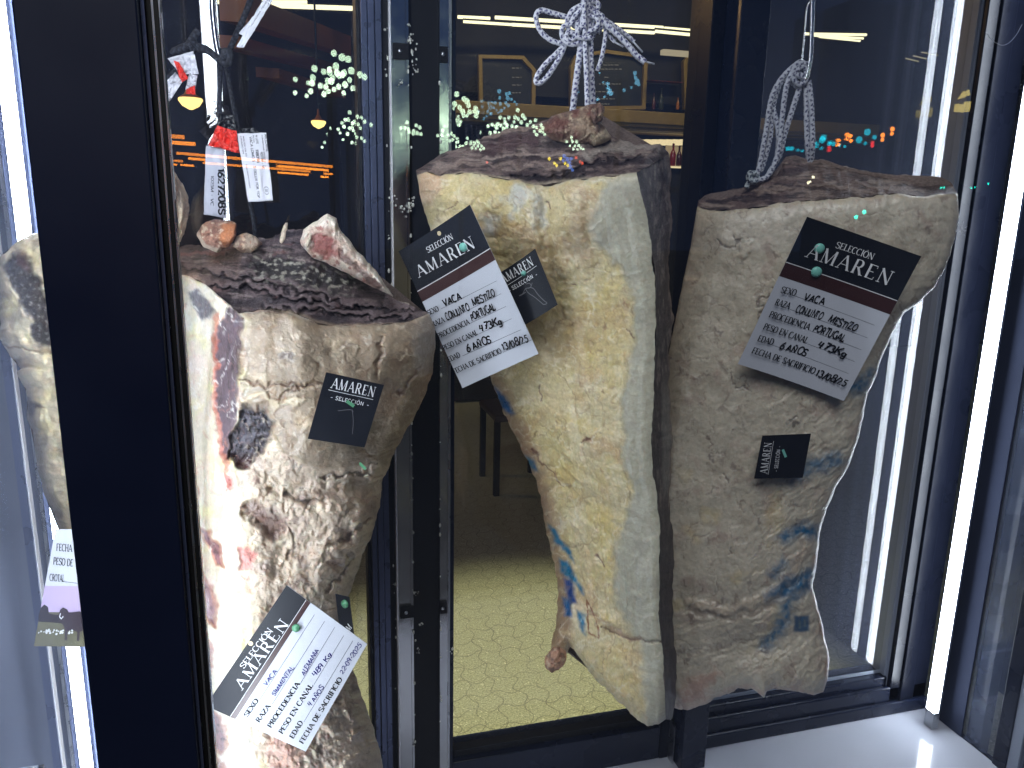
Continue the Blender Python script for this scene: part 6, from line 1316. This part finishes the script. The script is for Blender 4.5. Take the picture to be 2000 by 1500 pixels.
cluster('group of blue festive bulbs left of the middle beef top', [(975, 178, 5), (976, 191, 4), (990, 184, 5), (995, 182, 4), (992, 192, 5), (967, 201, 4), (977, 203, 4), (988, 201, 4), (993, 206, 4), (979, 216, 4), (985, 211, 3), (999, 194, 3.5), (1005, 199, 3), (1009, 204, 3)], 16, M['globe_blue'], 'festive_lights', 'lights', 'festive street lights mirrored in the glass')
cluster('group of blue festive bulbs on the dark menu board', [(1240, 143, 5), (1241, 152, 4.5), (1245, 158, 5), (1247, 164, 5), (1242, 162, 4), (1219, 176, 4), (1233, 171, 3), (1171, 143, 3), (1178, 161, 3)], 16, M['globe_blue'], 'festive_lights', 'lights', 'festive street lights mirrored in the glass')
cluster('yellow bulbs mirrored over the cut face of the middle beef', [(1073, 310, 4), (1095, 310, 4), (1083, 319, 3.6), (1087, 323, 3.6), (1104, 319, 3.6), (1109, 323, 3.6)], 20, M['yellow_b'], 'festive_lights', 'lights', 'festive street lights mirrored in the glass', True, 'bulb')
cluster('blue bulbs mirrored between the yellow ones on the middle beef', [(1102, 305, 5), (1108, 311, 5), (1112, 318, 5), (1100, 314, 4), (1114, 326, 5), (1118, 332, 4), (1116, 310, 4)], 20.5, M['blue_b'], 'festive_lights', 'lights', 'festive street lights mirrored in the glass', True, 'bulb')
cluster('red bulbs mirrored on the cut face of the middle beef', [(1125, 308, 3.6), (1133, 316, 3), (1137, 319, 3.4), (951, 317, 3)], 21, M['red_b'], 'festive_lights', 'lights', 'festive street lights mirrored in the glass', True, 'bulb')
cluster('cream bulbs mirrored along the top of the right beef', [(1588, 346, 4), (1579, 357, 4), (1582, 355, 3), (1711, 347, 4), (1709, 349, 4), (1728, 337, 4), (1767, 348, 4), (1771, 346, 4), (1789, 337, 4), (1864, 345, 4), (1866, 358, 3.6), (1892, 336, 3.6)], 22, M['cream_b'], 'festive_lights', 'lights', 'festive street lights mirrored in the glass', True, 'bulb')
cluster('three bright green lights mirrored above the header of the right label', [(1672, 424, 6), (1688, 414, 6.2)], 15, M['teal_hot'], 'signal_light', 'traffic light', 'traffic lights mirrored in the glass', True, 'lens')
cluster('small green lights mirrored right of the top of the right beef', [(1838, 367, 3), (1844, 366, 3), (1897, 367, 2.6), (1904, 366, 2.6), (1930, 359, 3)], 20, M['teal_hot'], 'signal_light', 'traffic light', 'traffic lights mirrored in the glass', True, 'lens')
cluster('teal traffic lights mirrored at the right of the slim hook', [(1606, 273, 9), (1620, 281, 6), (1628, 281, 6), (1678, 273, 9), (1690, 280, 5), (1694, 258, 9), (1708, 268, 6), (1650, 286, 4), (1640, 284, 4)], 15, M['teal'], 'signal_light', 'traffic light', 'traffic lights mirrored in the glass', True, 'lens')
cluster('glowing orange red signals mirrored beside the teal ones', [(1661, 266, 5.5), (1662, 275, 5), (1724, 264, 6), (1723, 273, 5), (1743, 252, 6), (1742, 261, 5)], 15.2, M['redman'], 'signal_light', 'traffic light', 'traffic lights mirrored in the glass', True, 'lens')
cluster('dim red signal mirrored below the teal ones', [(1704, 279, 5), (1704, 285, 5)], 15.4, M['reddim'], 'signal_light', 'traffic light', 'traffic lights mirrored in the glass', True, 'lens')
def neon(x0, y0, x1, y1, t, label, mat=None, Y=14):
    A, B = virt(x0, y0, Y), virt(x1, y1, Y); e = empty('neon_tube', tuple(A), label, 'neon tube', 'neon tubes across the street')
    MB().tube([A, (A+B)/2, B], t/2/1541*Y, 8).build('tube', mat or M['neon'], e, True); MB().tube([A-[0, .08, 0], B-[0, .08, 0]], .03, 6).build('bracket', M['black'], e)
neon(345, 299, 655, 326, 5, 'longest orange neon line behind the grey tag')
neon(396, 318, 606, 335, 4, 'second orange neon line below the longest one')
neon(632, 339, 659, 341, 4, 'short orange neon dash near the grey stile')
neon(306, 264, 360, 268, 7, 'thick orange neon dash right of the wide black post')
neon(308, 311, 320, 313, 4, 'tiny orange neon dash at the edge of the wide post')
neon(328, 313, 357, 315, 4, 'small orange neon dash left of the grey tag')
M['win'] = emit('lit_window', (.9, .72, .2), KE*.35, False)
wp = MB(); 
for x0_, y0_, x1_, y1_ in ((1870, 203, 1885, 219), (1888, 198, 1894, 218)):
    a, c = virt(x0_, y0_, 20), virt(x1_, y1_, 20); wp.box(a[0], c[0], a[1]-.1, a[1], c[2], a[2])
for x0_, y0_, x1_, y1_, xa, ya in ((1875, 193, 1885, 190, 1886, 178), (1888, 188, 1895, 186, 1894, 175)):
    r_3 = np.array([virt(q[0], q[1], 20) for q in ((x0_, y0_), (x1_, y1_), (xa, ya))]); wp.prism(r_3, (0, -.1, 0))
ew = empty('building', tuple(virt(1880, 230, 20)*[1, 1, 0]), 'lit arched window of a house mirrored at the upper right', 'building'); wp.build('window', M['win'], ew)
wq = virt(1880, 200, 20); MB().box(wq[0]-3, wq[0]+3, wq[1]-3, wq[1]-.25, -.02, wq[2]+3).build('wall', M['wall'], ew)

# lint on the front glass
def lint(pts, r, label):
    P = [atY(x, y, YG-.0045) for x, y in pts]; o = MB().tube(smoothpath(P, 8), r, 6).build('thread', M['card_white'], None, True); tag(o, label, 'thread')
lint([(1926, 63), (1937, 78), (1955, 88), (1970, 84), (1985, 68), (1996, 48)], .00022, 'curved pale hair stuck on the front glass at the upper right')
fz = MB(); rs = np.random.RandomState(12)
for i in range(26):
    a = rs.uniform(0, 6.28); L_ = rs.uniform(4, 14); c = atY(1878, 448, YG-.0045); e_ = atY(1878+L_*math.cos(a), 448+L_*math.sin(a)*1.3, YG-.0048); fz.tube([c, (c+e_)/2+rs.normal(0, .0003, 3)*[1, 0, 1], e_], .00012, 4)
tag(fz.build('lint', M['card_white']), 'tiny pale fluff stuck on the front glass right of the right label', 'lint')
